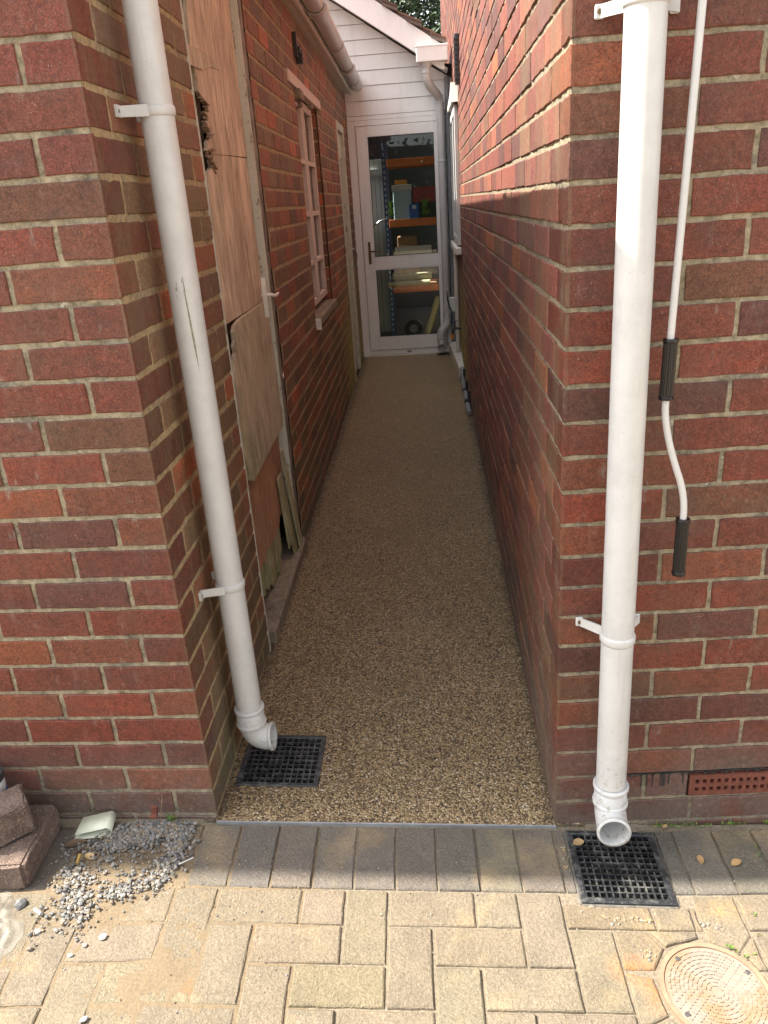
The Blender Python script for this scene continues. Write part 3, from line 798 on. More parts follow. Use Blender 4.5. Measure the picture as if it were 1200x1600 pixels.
# torn shreds of veneer
for zr in ((1.55, 1.60), (1.63, 1.75)):
  shd = MB()
  for i in range(13):
    z = rg.uniform(*zr); u = .972+rg.uniform(-.02, .03); L = rg.uniform(.012, .045); a = rg.uniform(-.5, .3)
    shd.prism([(u, z), (u+L, z+a*L), (u+L, z+a*L+rg.uniform(.001, .005)), (u, z+rg.uniform(.003, .007))], -.034, -.026+rg.uniform(-.002, .01), FL)
  P(shd, 'torn_edge', M['wood_dark'], LB)
fl = MB(); fl.prism([(.868, 1.856), (1.02, 1.862), (1.14, 1.866), (1.27, 1.845), (1.15, 1.838), (1.02, 1.812), (.885, 1.806)], -.0275, -.023, FL, bulge=lambda u, z: -.004*max(0, u-1.0)/.27)
P(fl, 'veneer_flap', M['ply_low'], LB)
bl = lambda u, z: .030*max(0, (1.0-z))*.6+.018*max(0, .95-u)*max(0, 1.05-z)*3
s3 = MB()
_u = 0
PL = [(1.535, 1.098), (1.15, 1.097), (1.03, 1.096), (.96, 1.088), (.935, 1.07), (.94, 1.045), (.915, 1.03), (.925, 1.01), (.89, .995), (.87, .96), (.835, .90), (.822, .78), (.835, .66), (.86, .60), (.905, .582), (1.2, .592), (1.545, .604), (1.548, .85)]
s3.prism(PL, -.026, -.014, FL, bulge=bl); P(s3, 'plywood_sheet', M['ply_low'], LB)
s4 = MB(); s4.prism([(.872, .70), (.875, .45), (.885, .26), (.93, .215), (.985, .235), (1.04, .222), (1.10, .25), (1.16, .228), (1.2, .232), (1.26, .218), (1.30, .24), (1.345, .228), (1.40, .26), (1.45, .24), (1.54, .30), (1.552, .70)], -.046, -.036, FL)
P(s4, 'door_skin', M['wood_red'], LB)
for (a, b, z0, z1, n) in ((.875, .93, .10, .30, -.052), (.955, 1.03, .085, .30, -.052), (1.035, 1.10, .06, .32, -.05), (1.103, 1.165, .05, .3, -.054), (1.168, 1.24, .045, .34, -.05), (1.245, 1.31, .09, .33, -.056)):
    a += .095; b += .095
    q = MB(); q.prism([(a, z0+.02), (a+.3*(b-a), z0), (b-.01, z0+.012), (b, z0+.03), (b-.003, z1), (a+.002, z1)], n, n+.009, FL)
    P(q, 'plank', M['wood_green'], LB)
for (pts, n) in (([(1.38, .42), (1.47, .42), (1.53, .16), (1.56, .05), (1.47, .03), (1.44, .14)], -.030), ([(1.44, .52), (1.47, .52), (1.60, .05), (1.57, .012), (1.53, .03)], -.015), ([(1.41, .38), (1.43, .38), (1.44, .12), (1.41, .10)], -.036)):
    q = MB(); q.prism(pts, n, n+.008, FL, bulge=lambda u, z: .05*max(0, .4-z)); P(q, 'splintered_plank', M['wood_green'], LB)
tm = thing('threshold_timber', (0, 1.2, 0), 'grey rotten timber sill lying along the foot of the boarded doorway', 'timber')
q = MB(); q.box((.83, -.16, -.02), (1.66, .016, .048), fr=lambda u, n, z: FL(u, n, z+.0*u), bev=.006)
P(q, 'beam', M['timber'], tm)
# letter plate / pull handle standing off the boards
hd = MB(); hd.prism([(1.46, 1.19), (1.475, 1.18), (1.48, 1.12), (1.468, 1.05), (1.46, 1.045), (1.455, 1.09), (1.452, 1.16)], -.012, .004, FL)
hd.tube([FL(1.468, -.02, 1.125), FL(1.470, .02, 1.125), FL(1.50, .028, 1.118), FL(1.56, .03, 1.122)], [.006, .007, .006, .004], 10)
P(hd, 'handle', M['pvc_old'], LB)

# old timber window
wo = MB(); a0, a1, z0, z1 = WIN; F0, F1 = -.075, -.035
def rail(mb, u0_, u1_, z0_, z1_, f0=F0, f1=F1, e=.003): mb.box((u0_, f0, z0_), (u1_, f1, z1_), fr=FL, bev=e)
rail(wo, a0, a0+.05, z0+.03, z1); rail(wo, a1-.05, a1, z0+.03, z1); rail(wo, a0+.05, a1-.05, z1-.045, z1); rail(wo, a0+.05, a1-.05, z0+.03, z0+.07)
rail(wo, 3.29, 3.34, z0+.07, z1-.045)
wfm = P(wo, 'window', M['paint_pink'], LB)
for (p, q_) in ((a0+.05, 3.29), (3.34, a1-.05)):
    s_ = MB(); f0, f1 = -.068, -.040
    rail(s_, p+.002, p+.035, z0+.072, z1-.047, f0, f1+.010); rail(s_, q_-.035, q_-.002, z0+.072, z1-.047, f0, f1+.010)
    for zz in (1.66, 1.385, 1.12):
        rail(s_, p+.035, q_-.035, zz-.013, zz+.013, f0, f1+.008)
    P(s_, 'sash', M['paint_pink'], wfm)
    P(MB().box((p+.03, -.058, z0+.08), (q_-.03, -.055, z1-.06), fr=FL), 'pane', M['glass'], wfm)
P(MB().box((a0, -.30, z0), (a1, -.29, z1), fr=FL), 'window_backing', simple('dark_backing', (.10, .09, .08), .9), LB)  # plain dark sheet behind the panes
P(MB().box((2.60, -.03, 1.982), (3.93, .010, 2.035), fr=FL, bev=.002), 'lintel', M['paint_pink'], LB)
sl_ = MB(); sl_.box((2.815, -.09, .80), (3.80, .022, .845), fr=FL, bev=.004); wsl = P(sl_, 'window_sill', M['timber'], LB)
P(MB().box((2.800, -.002, .79), (2.8148, .030, .85), fr=FL, bev=.002), 'end_cap', M['pvc_old'], wsl)
bb = MB(); bb.box((2.84, -.02, 1.93), (2.95, .03, 1.98), fr=FL, bev=.006); bb.box((2.90, .0, 1.90), (2.93, .022, 1.93), fr=FL, bev=.004); P(MB().box((3.30, .0, 1.93), (3.34, .03, 1.96), fr=FL, bev=.005), 'broken_casing', M['timber'], LB)
P(bb, 'broken_casing', M['timber'], LB)
# iron bracket high on the wall
ib = MB(); ib.box((2.93, .0, 2.13), (2.96, .02, 2.24), fr=FL); ib.box((2.96, .004, 2.15), (3.06, .03, 2.18), fr=FL); ib.box((3.0, .003, 2.11), (3.03, .035, 2.17), fr=FL)
P(ib, 'iron_bracket', M['dark_plastic'], LB)
# old far door in the same wall
a0, a1 = D2[0], D2[1]
q = MB(); q.box((a0, -.06, .0), (a0+.05, .006, 2.03), fr=FL, bev=.003); q.box((a1-.05, -.06, 0), (a1, .006, 2.03), fr=FL, bev=.003); q.box((a0+.05, -.06, 1.97), (a1-.05, .006, 2.03), fr=FL, bev=.003)
fd = P(q, 'far_door', M['paint_cream'], LB)
q = MB(); q.box((a0+.052, -.05, .02), (a1-.052, -.02, .95), fr=FL, bev=.003); q.box((a0+.052, -.05, 1.78), (a1-.052, -.02, 1.968), fr=FL, bev=.003)
q.box((a0+.052, -.05, .95), (a0+.12, -.018, 1.78), fr=FL, bev=.003); q.box((a1-.12, -.05, .95), (a1-.052, -.018, 1.78), fr=FL, bev=.003)
P(q, 'leaf', M['paint_cream'], fd); P(MB().box((a0+.12, -.04, .95), (a1-.12, -.036, 1.78), fr=FL), 'pane', M['glass'], fd)
P(MB().box((a0, -.3, 0), (a1, -.29, 2.03), fr=FL), 'far_backing', M['black'], LB)
q = MB(); q.tube([FL(5.66, .01, 1.06), FL(5.66, .03, 1.05), FL(5.68, .04, 1.0), FL(5.67, .03, .92), FL(5.66, .012, .90)], .006, 10); P(q, 'handle', M['steel'], fd)

# ---------------------------------------------------------------- right house
RB = thing('brick_house', (.9, 0, 0), 'tall red brick house wall along the right of the alley', 'house')
rng = random.Random(33)
wr = MB(); PH = .005
PAL_R = [((.200, .064, .046), 5), ((.175, .058, .045), 4), ((.22, .082, .052), 2), ((.125, .053, .047), 3), ((.30, .105, .05), .7), ((.175, .085, .055), 2), ((.24, .085, .055), 1.2)]  # kept lighter than the front bricks, brightening the shaded alley in colour
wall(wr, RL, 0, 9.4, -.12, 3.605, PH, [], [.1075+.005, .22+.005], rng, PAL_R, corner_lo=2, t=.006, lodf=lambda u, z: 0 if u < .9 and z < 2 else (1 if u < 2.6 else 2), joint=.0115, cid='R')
wr.prism([(0, 3.607), (9.4, 3.607), (9.4, 5.2), (0, 5.2)], -.003, -.2, RL, 0, (.22, .068, .05))
P(wr, 'side_wall', [M['brick_side'], M['mortar']], RB)
wq = MB(); AB = (.330, .545, .008, .070)
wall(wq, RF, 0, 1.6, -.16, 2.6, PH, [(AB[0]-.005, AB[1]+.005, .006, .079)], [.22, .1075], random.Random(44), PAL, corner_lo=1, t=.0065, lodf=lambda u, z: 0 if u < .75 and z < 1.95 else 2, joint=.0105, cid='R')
wq.prism([(0, 2.602), (7, 2.602), (7, 5.2), (0, 5.2)], -.003, -.2, RF, 0, (.2, .06, .045)); wq.prism([(1.602, -.16), (7, -.16), (7, 2.6), (1.602, 2.6)], -.003, -.2, RF, 0, (.2, .06, .045))
P(wq, 'front_wall', [M['brick'], M['mortar']], RB)
q = MB(); q.box((.80, -.1, 5.2), (8, 9.5, 5.3)); q.box((.95, 9.35, -.1), (8, 9.4, 5.2)); q.box((7.8, 0.3, -.1), (7.9, 9.4, 5.2)); P(q, 'roof', M['tile'], RB)
# air brick
q = MB(); u0, u1, z0, z1 = AB
nx_, nz_ = 11, 2
us_ = [u0]; 
hw, hh = .0095, .0125
pit = (u1-u0-.02)/nx_
xs = [u0]; 
for i in range(nx_):
    c = u0+.01+pit*(i+.5); xs += [c-hw/2, c+hw/2]
xs.append(u1)
zs = [z0]
for j in range(nz_):
    c = z0+.0075+(z1-z0-.015)*(j+.5)/nz_; zs += [c-hh/2, c+hh/2]
zs.append(z1)
for i in range(len(xs)-1):
    for j in range(len(zs)-1):
        if i % 2 == 1 and j % 2 == 1: continue
        q.box((xs[i], -.03, zs[j]), (xs[i+1], .001, zs[j+1]), fr=RF)
ab = P(q, 'air_brick', M['air_brick'], RB); P(MB().box((u0, -.035, z0), (u1, -.0305, z1), fr=RF), 'air_gap', M['black'], RB)
# damp course line and drips
q = MB(); rg = random.Random(8)
for i in range(46):
    u = .17+rg.random()*.62; L = rg.choice([.004, .006, .012, .028, .035])
    if AB[0]-.012 < u < AB[1]+.012: L = min(L, .005)
    q.prism([(u, .0815), (u+rg.uniform(.003, .012), .0815), (u+.004, .079), (u+.0035, .078-L), (u+.0012, .078-L), (u+.0008, .079)], .0002, .0015, RF)
q.prism([(.13, .0795), (.8, .0795), (.8, .0822), (.13, .0822)], -.004, -.0005, RF)
P(q, 'bitumen_drips', M['dark_plastic'], RB)
# window at the far end of the alley side
U0, U1 = 4.93, 6.05
q = MB(); q.box((U0, .0005, 1.07), (U0+.06, .030, 2.06), fr=RL, bev=.003); q.box((U1-.06, .0005, 1.07), (U1, .030, 2.06), fr=RL, bev=.003); q.box((U0+.06, .0005, 2.0), (U1-.06, .030, 2.06), fr=RL, bev=.003); q.box((U0+.06, .0005, 1.07), (U1-.06, .030, 1.12), fr=RL, bev=.003); q.box((5.45, .0005, 1.12), (5.50, .028, 2.0), fr=RL, bev=.003)
wn = P(q, 'window', M['pvc'], RB)
P(MB().box((U0+.06, .003, 1.12), (U1-.06, .008, 2.0), fr=RL), 'pane', simple('dark_glass', (.02, .025, .03), .05, .1, 3, 0), wn)
P(MB().box((U0-.06, .0005, 1.0), (U1, .055, 1.055), fr=RL, bev=.006), 'window_sill', M['pvc_old'], RB)
q = MB(); q.prism([(4.85, 2.07), (6.0, 2.10), (6.0, 2.13), (5.2, 2.15), (4.88, 2.20)], .0005, .05, RL, ); P(q, 'window_hood', M['pvc_old'], RB)
q = MB(); q.box((4.42, .0005, 2.14), (4.56, .03, 2.43), fr=RL, bev=.004)
for i in range(9): q.box((4.415, .004, 2.16+i*.029), (4.565, .034, 2.172+i*.029), fr=RL)
P(q, 'vent', M['dark_plastic'], RB)

# ---------------------------------------------------------------- rear extension
EX = thing('rear_extension', (.4, 6.2, 0), 'white clad gabled extension closing the far end of the alley', 'extension')
Y0 = 6.2
zt = lambda x: 2.42+.655*(.82-x)        # underside of verge
q = MB()
zc = 2.150; k = 0
while zc < 3.35:
    zn = zc+.1175
    # right edge clipped by the verge line, board by board
    xr = min(.915, .82-(zc-2.44)/.655) if zc > 2.40 else .915
    xr2 = min(.915, .82-(zn-2.44)/.655) if zn > 2.40 else .915
    xl = -.9 if zc > 2.5 else -.035
    q.add([(xl, Y0-.012, zc), (xr, Y0-.012, zc), (xr2, Y0-.004, zn-.004), (xl, Y0-.004, zn-.004), (xl, Y0+.01, zc), (xr, Y0+.01, zc), (xr2, Y0+.01, zn), (xl, Y0+.01, zn)],
          [(0, 1, 2, 3), (0, 4, 5, 1), (1, 5, 6, 2), (3, 2, 6, 7), (0, 3, 7, 4)])
    zc = zn
q.box((-.035, Y0-.016, 2.112), (.84, Y0+.02, 2.146))
P(q, 'cladding', M['pvc_clad'], EX)
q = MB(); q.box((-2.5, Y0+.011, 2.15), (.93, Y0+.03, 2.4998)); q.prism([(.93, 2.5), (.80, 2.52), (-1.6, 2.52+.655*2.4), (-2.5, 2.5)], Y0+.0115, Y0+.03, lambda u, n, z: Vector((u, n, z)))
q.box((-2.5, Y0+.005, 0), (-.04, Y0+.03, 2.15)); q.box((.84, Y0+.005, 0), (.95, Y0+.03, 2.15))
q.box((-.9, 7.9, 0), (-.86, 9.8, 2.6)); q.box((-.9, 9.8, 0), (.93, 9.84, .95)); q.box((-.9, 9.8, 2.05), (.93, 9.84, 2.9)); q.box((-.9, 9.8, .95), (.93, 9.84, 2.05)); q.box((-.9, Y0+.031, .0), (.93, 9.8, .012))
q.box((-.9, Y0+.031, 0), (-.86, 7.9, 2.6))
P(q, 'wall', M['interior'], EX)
q = MB(); q.prism([(.845, 2.425), (.845, 2.60), (.80, 2.63), (-1.6, 2.63+.655*2.4), (-1.6, 2.425+.655*2.4+.0), (.80, 2.44)], 5.93, 5.955, lambda u, n, z: Vector((u, n, z)))
P(q, 'bargeboard', M['pvc_clad'], EX)
q = MB(); q.add([(.87, 5.955, 2.425), (.87, 6.19, 2.425), (-1.6, 6.19, 2.425+.655*2.4+.03), (-1.6, 5.955, 2.425+.655*2.4+.03), (.87, 5.955, 2.44), (.87, 6.19, 2.44), (-1.6, 6.19, 2.455+.655*2.4+.03), (-1.6, 5.955, 2.455+.655*2.4+.03)],
      [(0, 1, 2, 3), (7, 6, 5, 4), (0, 3, 7, 4), (1, 5, 6, 2)]); P(q, 'soffit', M['pvc_old'], EX)
q = MB(); q.box((.61, 5.86, 2.485), (.872, 5.99, 2.60), bev=.004)
q.box((.606, 5.856, 2.592), (.876, 5.995, 2.606), bev=.002)
P(q, 'boxed_end', M['pvc_clad'], EX)
# tiled roof (slabs of tiles)
q = MB(); rg = random.Random(4)
nr = 26
for r in range(nr):
    x1 = .865-r*.098; 
    for cidx in range(24):
        y = 5.885+cidx*.165+(.08 if r % 2 else 0)
        if 7.0 < y < 7.6 and 3 < r < 7: continue      # unseen opening added to let daylight onto the shelves
        cc = rg.choice([(.16, .085, .06), (.20, .11, .08), (.13, .08, .065), (.24, .15, .11), (.11, .10, .075)])
        dz = rg.uniform(-.003, .004); x0 = x1-.125
        z1 = 2.625+.655*(.865-x1)+.028+dz; z0 = z1+.655*.125-.030+.0
        q.add([(x0, y, z0-.014), (x1, y, z1-.014), (x1, y+.162, z1-.014), (x0, y+.162, z0-.014), (x0, y, z0), (x1, y, z1), (x1, y+.162, z1), (x0, y+.162, z0)],
              [(0, 3, 2, 1), (4, 5, 6, 7), (0, 1, 5, 4), (1, 2, 6, 5), (2, 3, 7, 6), (3, 0, 4, 7)], 0, cc)
        if cidx == 0:
            q.add([(x0, y+.01, z0-.042), (x1, y+.01, z1-.042), (x1, y+.15, z1-.042), (x0, y+.15, z0-.042), (x0, y+.01, z0-.016), (x1, y+.01, z1-.016), (x1, y+.15, z1-.016), (x0, y+.15, z0-.016)],
              [(0, 3, 2, 1), (4, 5, 6, 7), (0, 1, 5, 4), (1, 2, 6, 5), (2, 3, 7, 6), (3, 0, 4, 7)], 0, (.17, .13, .11))
P(q, 'roof', M['tile'], EX)
# door set
FB = lambda u, n, z: Vector((u, Y0-n, z))
q = MB(); q.box((-.035, -.03, .02), (.035, .03, 2.108), fr=FB, bev=.004); q.box((.80, -.03, .02), (.842, .03, 2.108), fr=FB, bev=.004); q.box((.035, -.03, 2.065), (.80, .03, 2.108), fr=FB, bev=.004)
q.box((.035, -.03, .02), (.80, .028, .065), fr=FB, bev=.004)
P(q, 'door_frame', M['pvc_clad'], EX)
P(MB().box((-.045, -.02, -.02), (.83, .075, .018), fr=FB, bev=.006), 'door_step', M['pvc_old'], EX)
q = MB(); A, B = .040, .795
def dr_(a, b, c, d, n=.042): q.box((a, -.02, c), (b, n, d), fr=FB, bev=.004)
dr_(A, .135, .070, 2.060); dr_(.745, B, .070, 2.060); dr_(.135, .745, 1.98, 2.060); dr_(.135, .745, .835, .940); dr_(.135, .745, .070, .190)
dl = P(q, 'door', M['pvc_clad'], EX)
P(MB().box((.137, .008, .192), (.743, .014, .833), fr=FB), 'pane', M['glass'], dl); P(MB().box((.137, .008, .942), (.743, .014, 1.978), fr=FB), 'pane', M['glass'], dl)
q = MB()
for (a, b, c, d) in ((.135, .745, .188, .833), (.135, .745, .938, 1.982)):
    for bx in ((a, b, c, c+.008), (a, b, d-.008, d), (a, a+.008, c+.008, d-.008), (b-.008, b, c+.008, d-.008)):
        q.box((bx[0], -.005, bx[2]), (bx[1], .0435, bx[3]), fr=FB)
P(q, 'bead', M['pvc_clad'], dl)
q = MB()
for (a, b, c, d) in ((.143, .737, .196, .825), (.143, .737, .946, 1.974)):
    for bx in ((a, b, c, c+.006), (a, b, d-.006, d), (a, a+.006, c+.006, d-.006), (b-.006, b, c+.006, d-.006)):
        q.box((bx[0], .015, bx[2]), (bx[1], .020, bx[3]), fr=FB)
P(q, 'gasket', M['rubber'], dl)
q = MB(); q.box((.083, .043, .885), (.108, .050, 1.085), fr=FB, bev=.002); q.tube([FB(.095, .045, 1.0), FB(.095, .085, 1.0), FB(.12, .09, 1.0), FB(.20, .088, .998)], .0075, 10)
P(q, 'handle', M['brass'], dl)
P(MB().box((.40, .03, .035), (.44, .036, .05), fr=FB), 'drain_cap', M['grey_plastic'], EX)

# ---------------------------------------------------------------- downpipes
def bend(p0, p1, p2, n=8):
    p0, p1, p2 = Vector(p0), Vector(p1), Vector(p2)
    return [p0*(1-t)**2+p1*2*t*(1-t)+p2*t*t for t in [i/n for i in range(n+1)]]
def collar(mb, c, r, h=.006, ax=(0, 0, 1)):
    ax = Vector(ax).normalized(); c = Vector(c)
    ks = [(-1, 0), (-.8, .7), (-.3, 1), (.3, 1), (.8, .7), (1, 0)]
    mb.tube([c+ax*h*a for a, _ in ks], [r+.0035*b for _, b in ks], 32)
def shoe(name, parent, base, out, r, ztop, mat, tip=.05):
    """socket with two beads, then a bend ending in an open mouth"""
    b = Vector(base); out = Vector(out)
    q = MB()
    q.tube([b+Vector((0, 0, ztop+.028)), b+Vector((0, 0, ztop+.0275)), b+Vector((0, 0, ztop-.028))], [r-.002, r+.0035, r+.0035], 32)
    collar(q, b+Vector((0, 0, ztop+.024)), r+.0035); collar(q, b+Vector((0, 0, ztop-.022)), r+.0035)
    end = b+Vector((0, 0, ztop-.028))+out
    pts = bend(b+Vector((0, 0, ztop-.026)), b+Vector((out.x*.12, out.y*.12, ztop-.028+out.z*1.15)), end, 12)
    q.tube(pts, r+.002, 32, cap=False)
    t_ = (pts[-1]-pts[-2]).normalized()
    q.tube([pts[-1]-t_*.008, pts[-1]-t_*.007, pts[-1], pts[-1]+t_*.0004], [r+.002, r+.0048, r+.0048, r-.001], 32, cap=False)
    q.tube([p-t_*0 for p in pts[3:]]+[pts[-1]+t_*.0002], r-.001, 32, cap=False)
    return P(q, name, mat, parent)
def clip_part(parent, c, r, wallpt1, wallpt2, h=.011, starts=(None, None)):
    q = MB(); c = Vector(c)
    ks = [(-1, -.6), (-.85, .4), (-.5, 1), (.5, 1), (.85, .4), (1, -.6)]
    q.tube([c+Vector((0, 0, h*a)) for a, _ in ks], [r+.0005+.003*b for _, b in ks], 32, cap=False)
    for wp, side in ((wallpt1, 1), (wallpt2, -1)):
        if wp is None: continue
        w_ = Vector(wp); d = (w_-c); d.z = 0
        tdir = Vector((-d.y, d.x, 0)).normalized()*side
        s0 = c+(d.normalized()*.35+ (w_-c).normalized()*.0)*r*0 + (Vector((w_.x-c.x, w_.y-c.y, 0)).normalized())*(r+.0)
        a = Vector(starts[0 if side == 1 else 1]) if starts[0 if side == 1 else 1] else s0; dd = (w_-a).normalized(); n_ = Vector((-dd.y, dd.x, 0))*.002
        q.add([a+n_+Vector((0, 0, h)), a-n_+Vector((0, 0, h)), w_-n_+Vector((0, 0, h*.9)), w_+n_+Vector((0, 0, h*.9)), a+n_-Vector((0, 0, h)), a-n_-Vector((0, 0, h)), w_-n_-Vector((0, 0, h*.9)), w_+n_-Vector((0, 0, h*.9))],
              [(0, 1, 2, 3), (7, 6, 5, 4), (0, 4, 5, 1), (1, 5, 6, 2), (2, 6, 7, 3), (3, 7, 4, 0)])
    return q
# left pipe
lp = thing('downpipe', (.066, .208, 0), 'white downpipe with a scratched middle at the left corner of the alley', 'downpipe', 'white round downpipes')
r = .034
q = MB(); q.tube([(.066, .208, 2.30), (.066, .208, 1.2), (.066, .208, .17)], r, 40); P(q, 'pipe', M['pvc'], lp)
shoe('shoe', lp, (.066, .208, 0), (.056, -.002, -.042), r, .150, M['pvc'])
for z in (1.620, .550):
    q = clip_part(lp, (.066, .208, z), r, (.006, .160, z), (.006, .262, z), starts=((.060, .1725, z), (.060, .2435, z)))
    q.box((.140, .0005, z-.011), (.161, .006, z+.011), fr=FL)
    pc = P(q, 'pipe_clip', M['pvc'], lp)
    q = MB(); q.tube([FL(.148, .006, z), FL(.148, .008, z)], .0035, 10); P(q, 'screw', M['steel'], pc)
q = MB(); q.tube([(.066, .208, 2.30), (.066, .208, 2.33), (.09, .2, 2.345)], r, 24); P(q, 'outlet', M['pvc'], lp)
# scratches on the left pipe: thin slivers of scraped plastic following the pipe's face
sc = MB(); dirc = (Vector((.588, -1.52, 0))-Vector((.066, .208, 0))).normalized(); base_a = math.atan2(dirc.y, dirc.x)
def on_pipe(da, z, k=.0003): return (.066+(r+k)*math.cos(base_a+da), .208+(r+k)*math.sin(base_a+da), z)
for (d0, d1, z0, z1, w0, w1) in ((-.02, .10, 1.275, 1.16, .03, .07), (.10, .16, 1.16, 1.095, .07, .0), (-.02, .02, 1.30, 1.27, .02, .03)):
    sc.add([on_pipe(d0-w0, z0), on_pipe(d0+w0, z0), on_pipe(d1+w1, z1), on_pipe(d1-w1, z1)], [(0, 1, 2, 3)])
rg = random.Random(2)
for i in range(12):
    d = rg.choice([-.55, -.05])+rg.uniform(-.06, .1); z = 1.285+rg.uniform(-.02, .02); s_ = rg.uniform(.01, .03)
    sc.add([on_pipe(d-s_, z), on_pipe(d+s_*.4, z+.001), on_pipe(d+s_, z-.006), on_pipe(d-s_*.3, z-.008)], [(0, 1, 2, 3)])
P(sc, 'scratch', simple('scraped_plastic', (.23, .22, .17), .9, .5, 150), lp)
# right pipe
rp = thing('downpipe', (.974, -.06, -.06), 'white downpipe catching sun on its upper half against the right front wall', 'downpipe', 'white round downpipes')
q = MB(); ax = lambda z: (.9745-.0075*z, -.060, z)
q.tube([ax(2.9), ax(1.75), ax(1.70), ax(1.0), ax(.13)], r, 40); P(q, 'pipe', M['pvc'], rp)
shoe('shoe', rp, (.974, -.06, 0), (-.004, -.066, -.030), r, .098, M['pvc'])
for z in (1.694, .522):
    c = ax(z); q = clip_part(rp, c, r, (.905, .008, z+.0), (1.035, .013, z+.0))
    for uu in (.046, .172): q.box((uu-.008, .0005, z-.011), (uu+.008, .007, z+.011), fr=RF, bev=.002)
    pc = P(q, 'pipe_clip', M['pvc'], rp)
    q = MB(); q.tube([RF(.046, .007, z), RF(.046, .0095, z)], .0042, 10); P(q, 'screw', M['brass'], pc)
q = MB(); q.tube([ax(1.73), ax(1.728), ax(1.70), ax(1.699)], [r, r+.004, r+.004, r], 32); P(q, 'socket', M['pvc'], rp)
# rear pipe
bp_ = thing('downpipe', (.8, 6.1, 0), 'white downpipe with swan neck beside the glazed door at the far end', 'downpipe', 'white round downpipes')
q = MB(); q.tube([(.69, 5.93, 2.485), (.69, 5.93, 2.44)], [.06, .036], 24); q.tube([(.69, 5.93, 2.44)]+bend((.69, 5.93, 2.40), (.69, 5.93, 2.33), (.745, 6.02, 2.29))+bend((.755, 6.03, 2.28), (.80, 6.11, 2.25), (.80, 6.11, 2.18)), .036, 24)
collar(q, (.69, 5.93, 2.41), .038); collar(q, (.80, 6.11, 2.20), .038)
P(q, 'swan_neck', M['pvc'], bp_)
q = MB(); q.tube([(.80, 6.11, 2.19), (.80, 6.11, .36)], .034, 24); P(q, 'pipe', M['pvc'], bp_)
q = MB(); q.tube([(.80, 6.11, .40)]+bend((.80, 6.11, .34), (.80, 6.10, .28), (.765, 6.08, .26))+bend((.76, 6.075, .255), (.735, 6.06, .24), (.735, 6.06, .19))+[(.735, 6.06, .16)], .038, 24)
collar(q, (.80, 6.11, .39), .038); collar(q, (.735, 6.06, .175), .039); P(q, 'offset_bend', M['pvc'], bp_)
shoe('shoe', bp_, (.735, 6.06, .03), (0, -.06, -.035), .034, .12, M['pvc'])
q = clip_part(bp_, (.80, 6.11, 1.73), .034, (.86, 6.15, 1.73), None); P(q, 'pipe_clip', M['pvc'], bp_)
gp = thing('waste_pipe', (.868, 6.13, 0), 'slim grey soil pipe in the corner right of the far door', 'pipe')
q = MB(); q.tube([(.868, 6.14, 2.4), (.868, 6.14, .02)], .024, 20); P(q, 'pipe', M['grey_plastic'], gp)

# ---------------------------------------------------------------- awning crank
cr = thing('awning_crank', (1.04, -.05, .66), 'white cranked winding pole with two black ribbed grips hanging beside the right downpipe', 'crank handle')
q = MB(); q.tube([(1.075, -.045, 2.55), (1.053, -.05, 1.687), (1.0405, -.05, 1.14)], .0068, 16)
q.tube([(1.0405, -.05, 1.05)]+bend((1.040, -.05, 1.025), (1.041, -.05, .985), (1.060, -.05, .925))+bend((1.072, -.05, .890), (1.0905, -.05, .845), (1.0915, -.05, .80))+[(1.0915, -.05, .78)], .0068, 16)
q.tube([(1.075, -.045, 2.55), (1.077, -.03, 2.60), (1.078, .02, 2.61)], .0068, 12)
P(q, 'rod', M['white_rod'], cr)
def grip(a, b):
    q = MB(); a, b = Vector(a), Vector(b); d = (b-a).normalized(); x = Vector((1, 0, 0)); x = (x-d*x.dot(d)).normalized(); y = d.cross(x); seg = 48; vs_ = []
    prof = [(0, .0075), (.0, .0135), (.03, .0142), (.06, .0138), (.07, .0128), (.93, .0128), (.94, .0138), (.97, .0142), (1, .0135), (1, .0075)]
    for t, rr in prof:
        for k in range(seg):
            an = 2*math.pi*k/seg; rib = (.0011 if (k % 3 == 0) else 0) if .065 < t < .935 else 0
            vs_.append(a.lerp(b, t)+(x*math.cos(an)+y*math.sin(an))*(rr-rib))
    n = len(prof)
    q.add(vs_, [(i*seg+j, i*seg+(j+1) % seg, (i+1)*seg+(j+1) % seg, (i+1)*seg+j) for i in range(n-1) for j in range(seg)]); return q
P(grip((1.0415, -.05, 1.152), (1.0400, -.05, 1.037)), 'grip', M['rubber'], cr)
P(grip((1.0915, -.05, .788), (1.0915, -.05, .662)), 'grip', M['rubber'], cr)

# ---------------------------------------------------------------- chamber cover
mh = thing('chamber_cover', (MH[0], MH[1], gz(MH[0], MH[1])), 'round pinkish inspection cover with studded rings set in the paving at lower right', 'manhole cover')
gm = gz(MH[0], MH[1])
def ring(mb, r0, r1, z0, z1, seg=72):
    vs_ = []
    for rr, z in ((r0, z0), (r0, z1), (r1, z1), (r1, z0)):
        for k in range(seg): a = 2*math.pi*k/seg; vs_.append((MH[0]+rr*math.cos(a), MH[1]+rr*math.sin(a), gz(MH[0]+rr*math.cos(a), MH[1])+z))
    mb.add(vs_, [(i*seg+k, i*seg+(k+1) % seg, ((i+1) % 4)*seg+(k+1) % seg, ((i+1) % 4)*seg+k) for i in range(4) for k in range(seg)])
q = MB(); ring(q, .0985, .1075, -.03, .002); P(q, 'frame', simple('terracotta_rim', (.28, .165, .105), .8, .2, 30), mh)
q = MB()
vs_ = [(MH[0], MH[1], gm-.0005)]+[(MH[0]+.0975*math.cos(2*math.pi*k/72), MH[1]+.0975*math.sin(2*math.pi*k/72), gz(MH[0]+.0975*math.cos(2*math.pi*k/72), 0)-.0005) for k in range(72)]
q.add(vs_, [(0, 1+k, 1+(k+1) % 72) for k in range(72)])
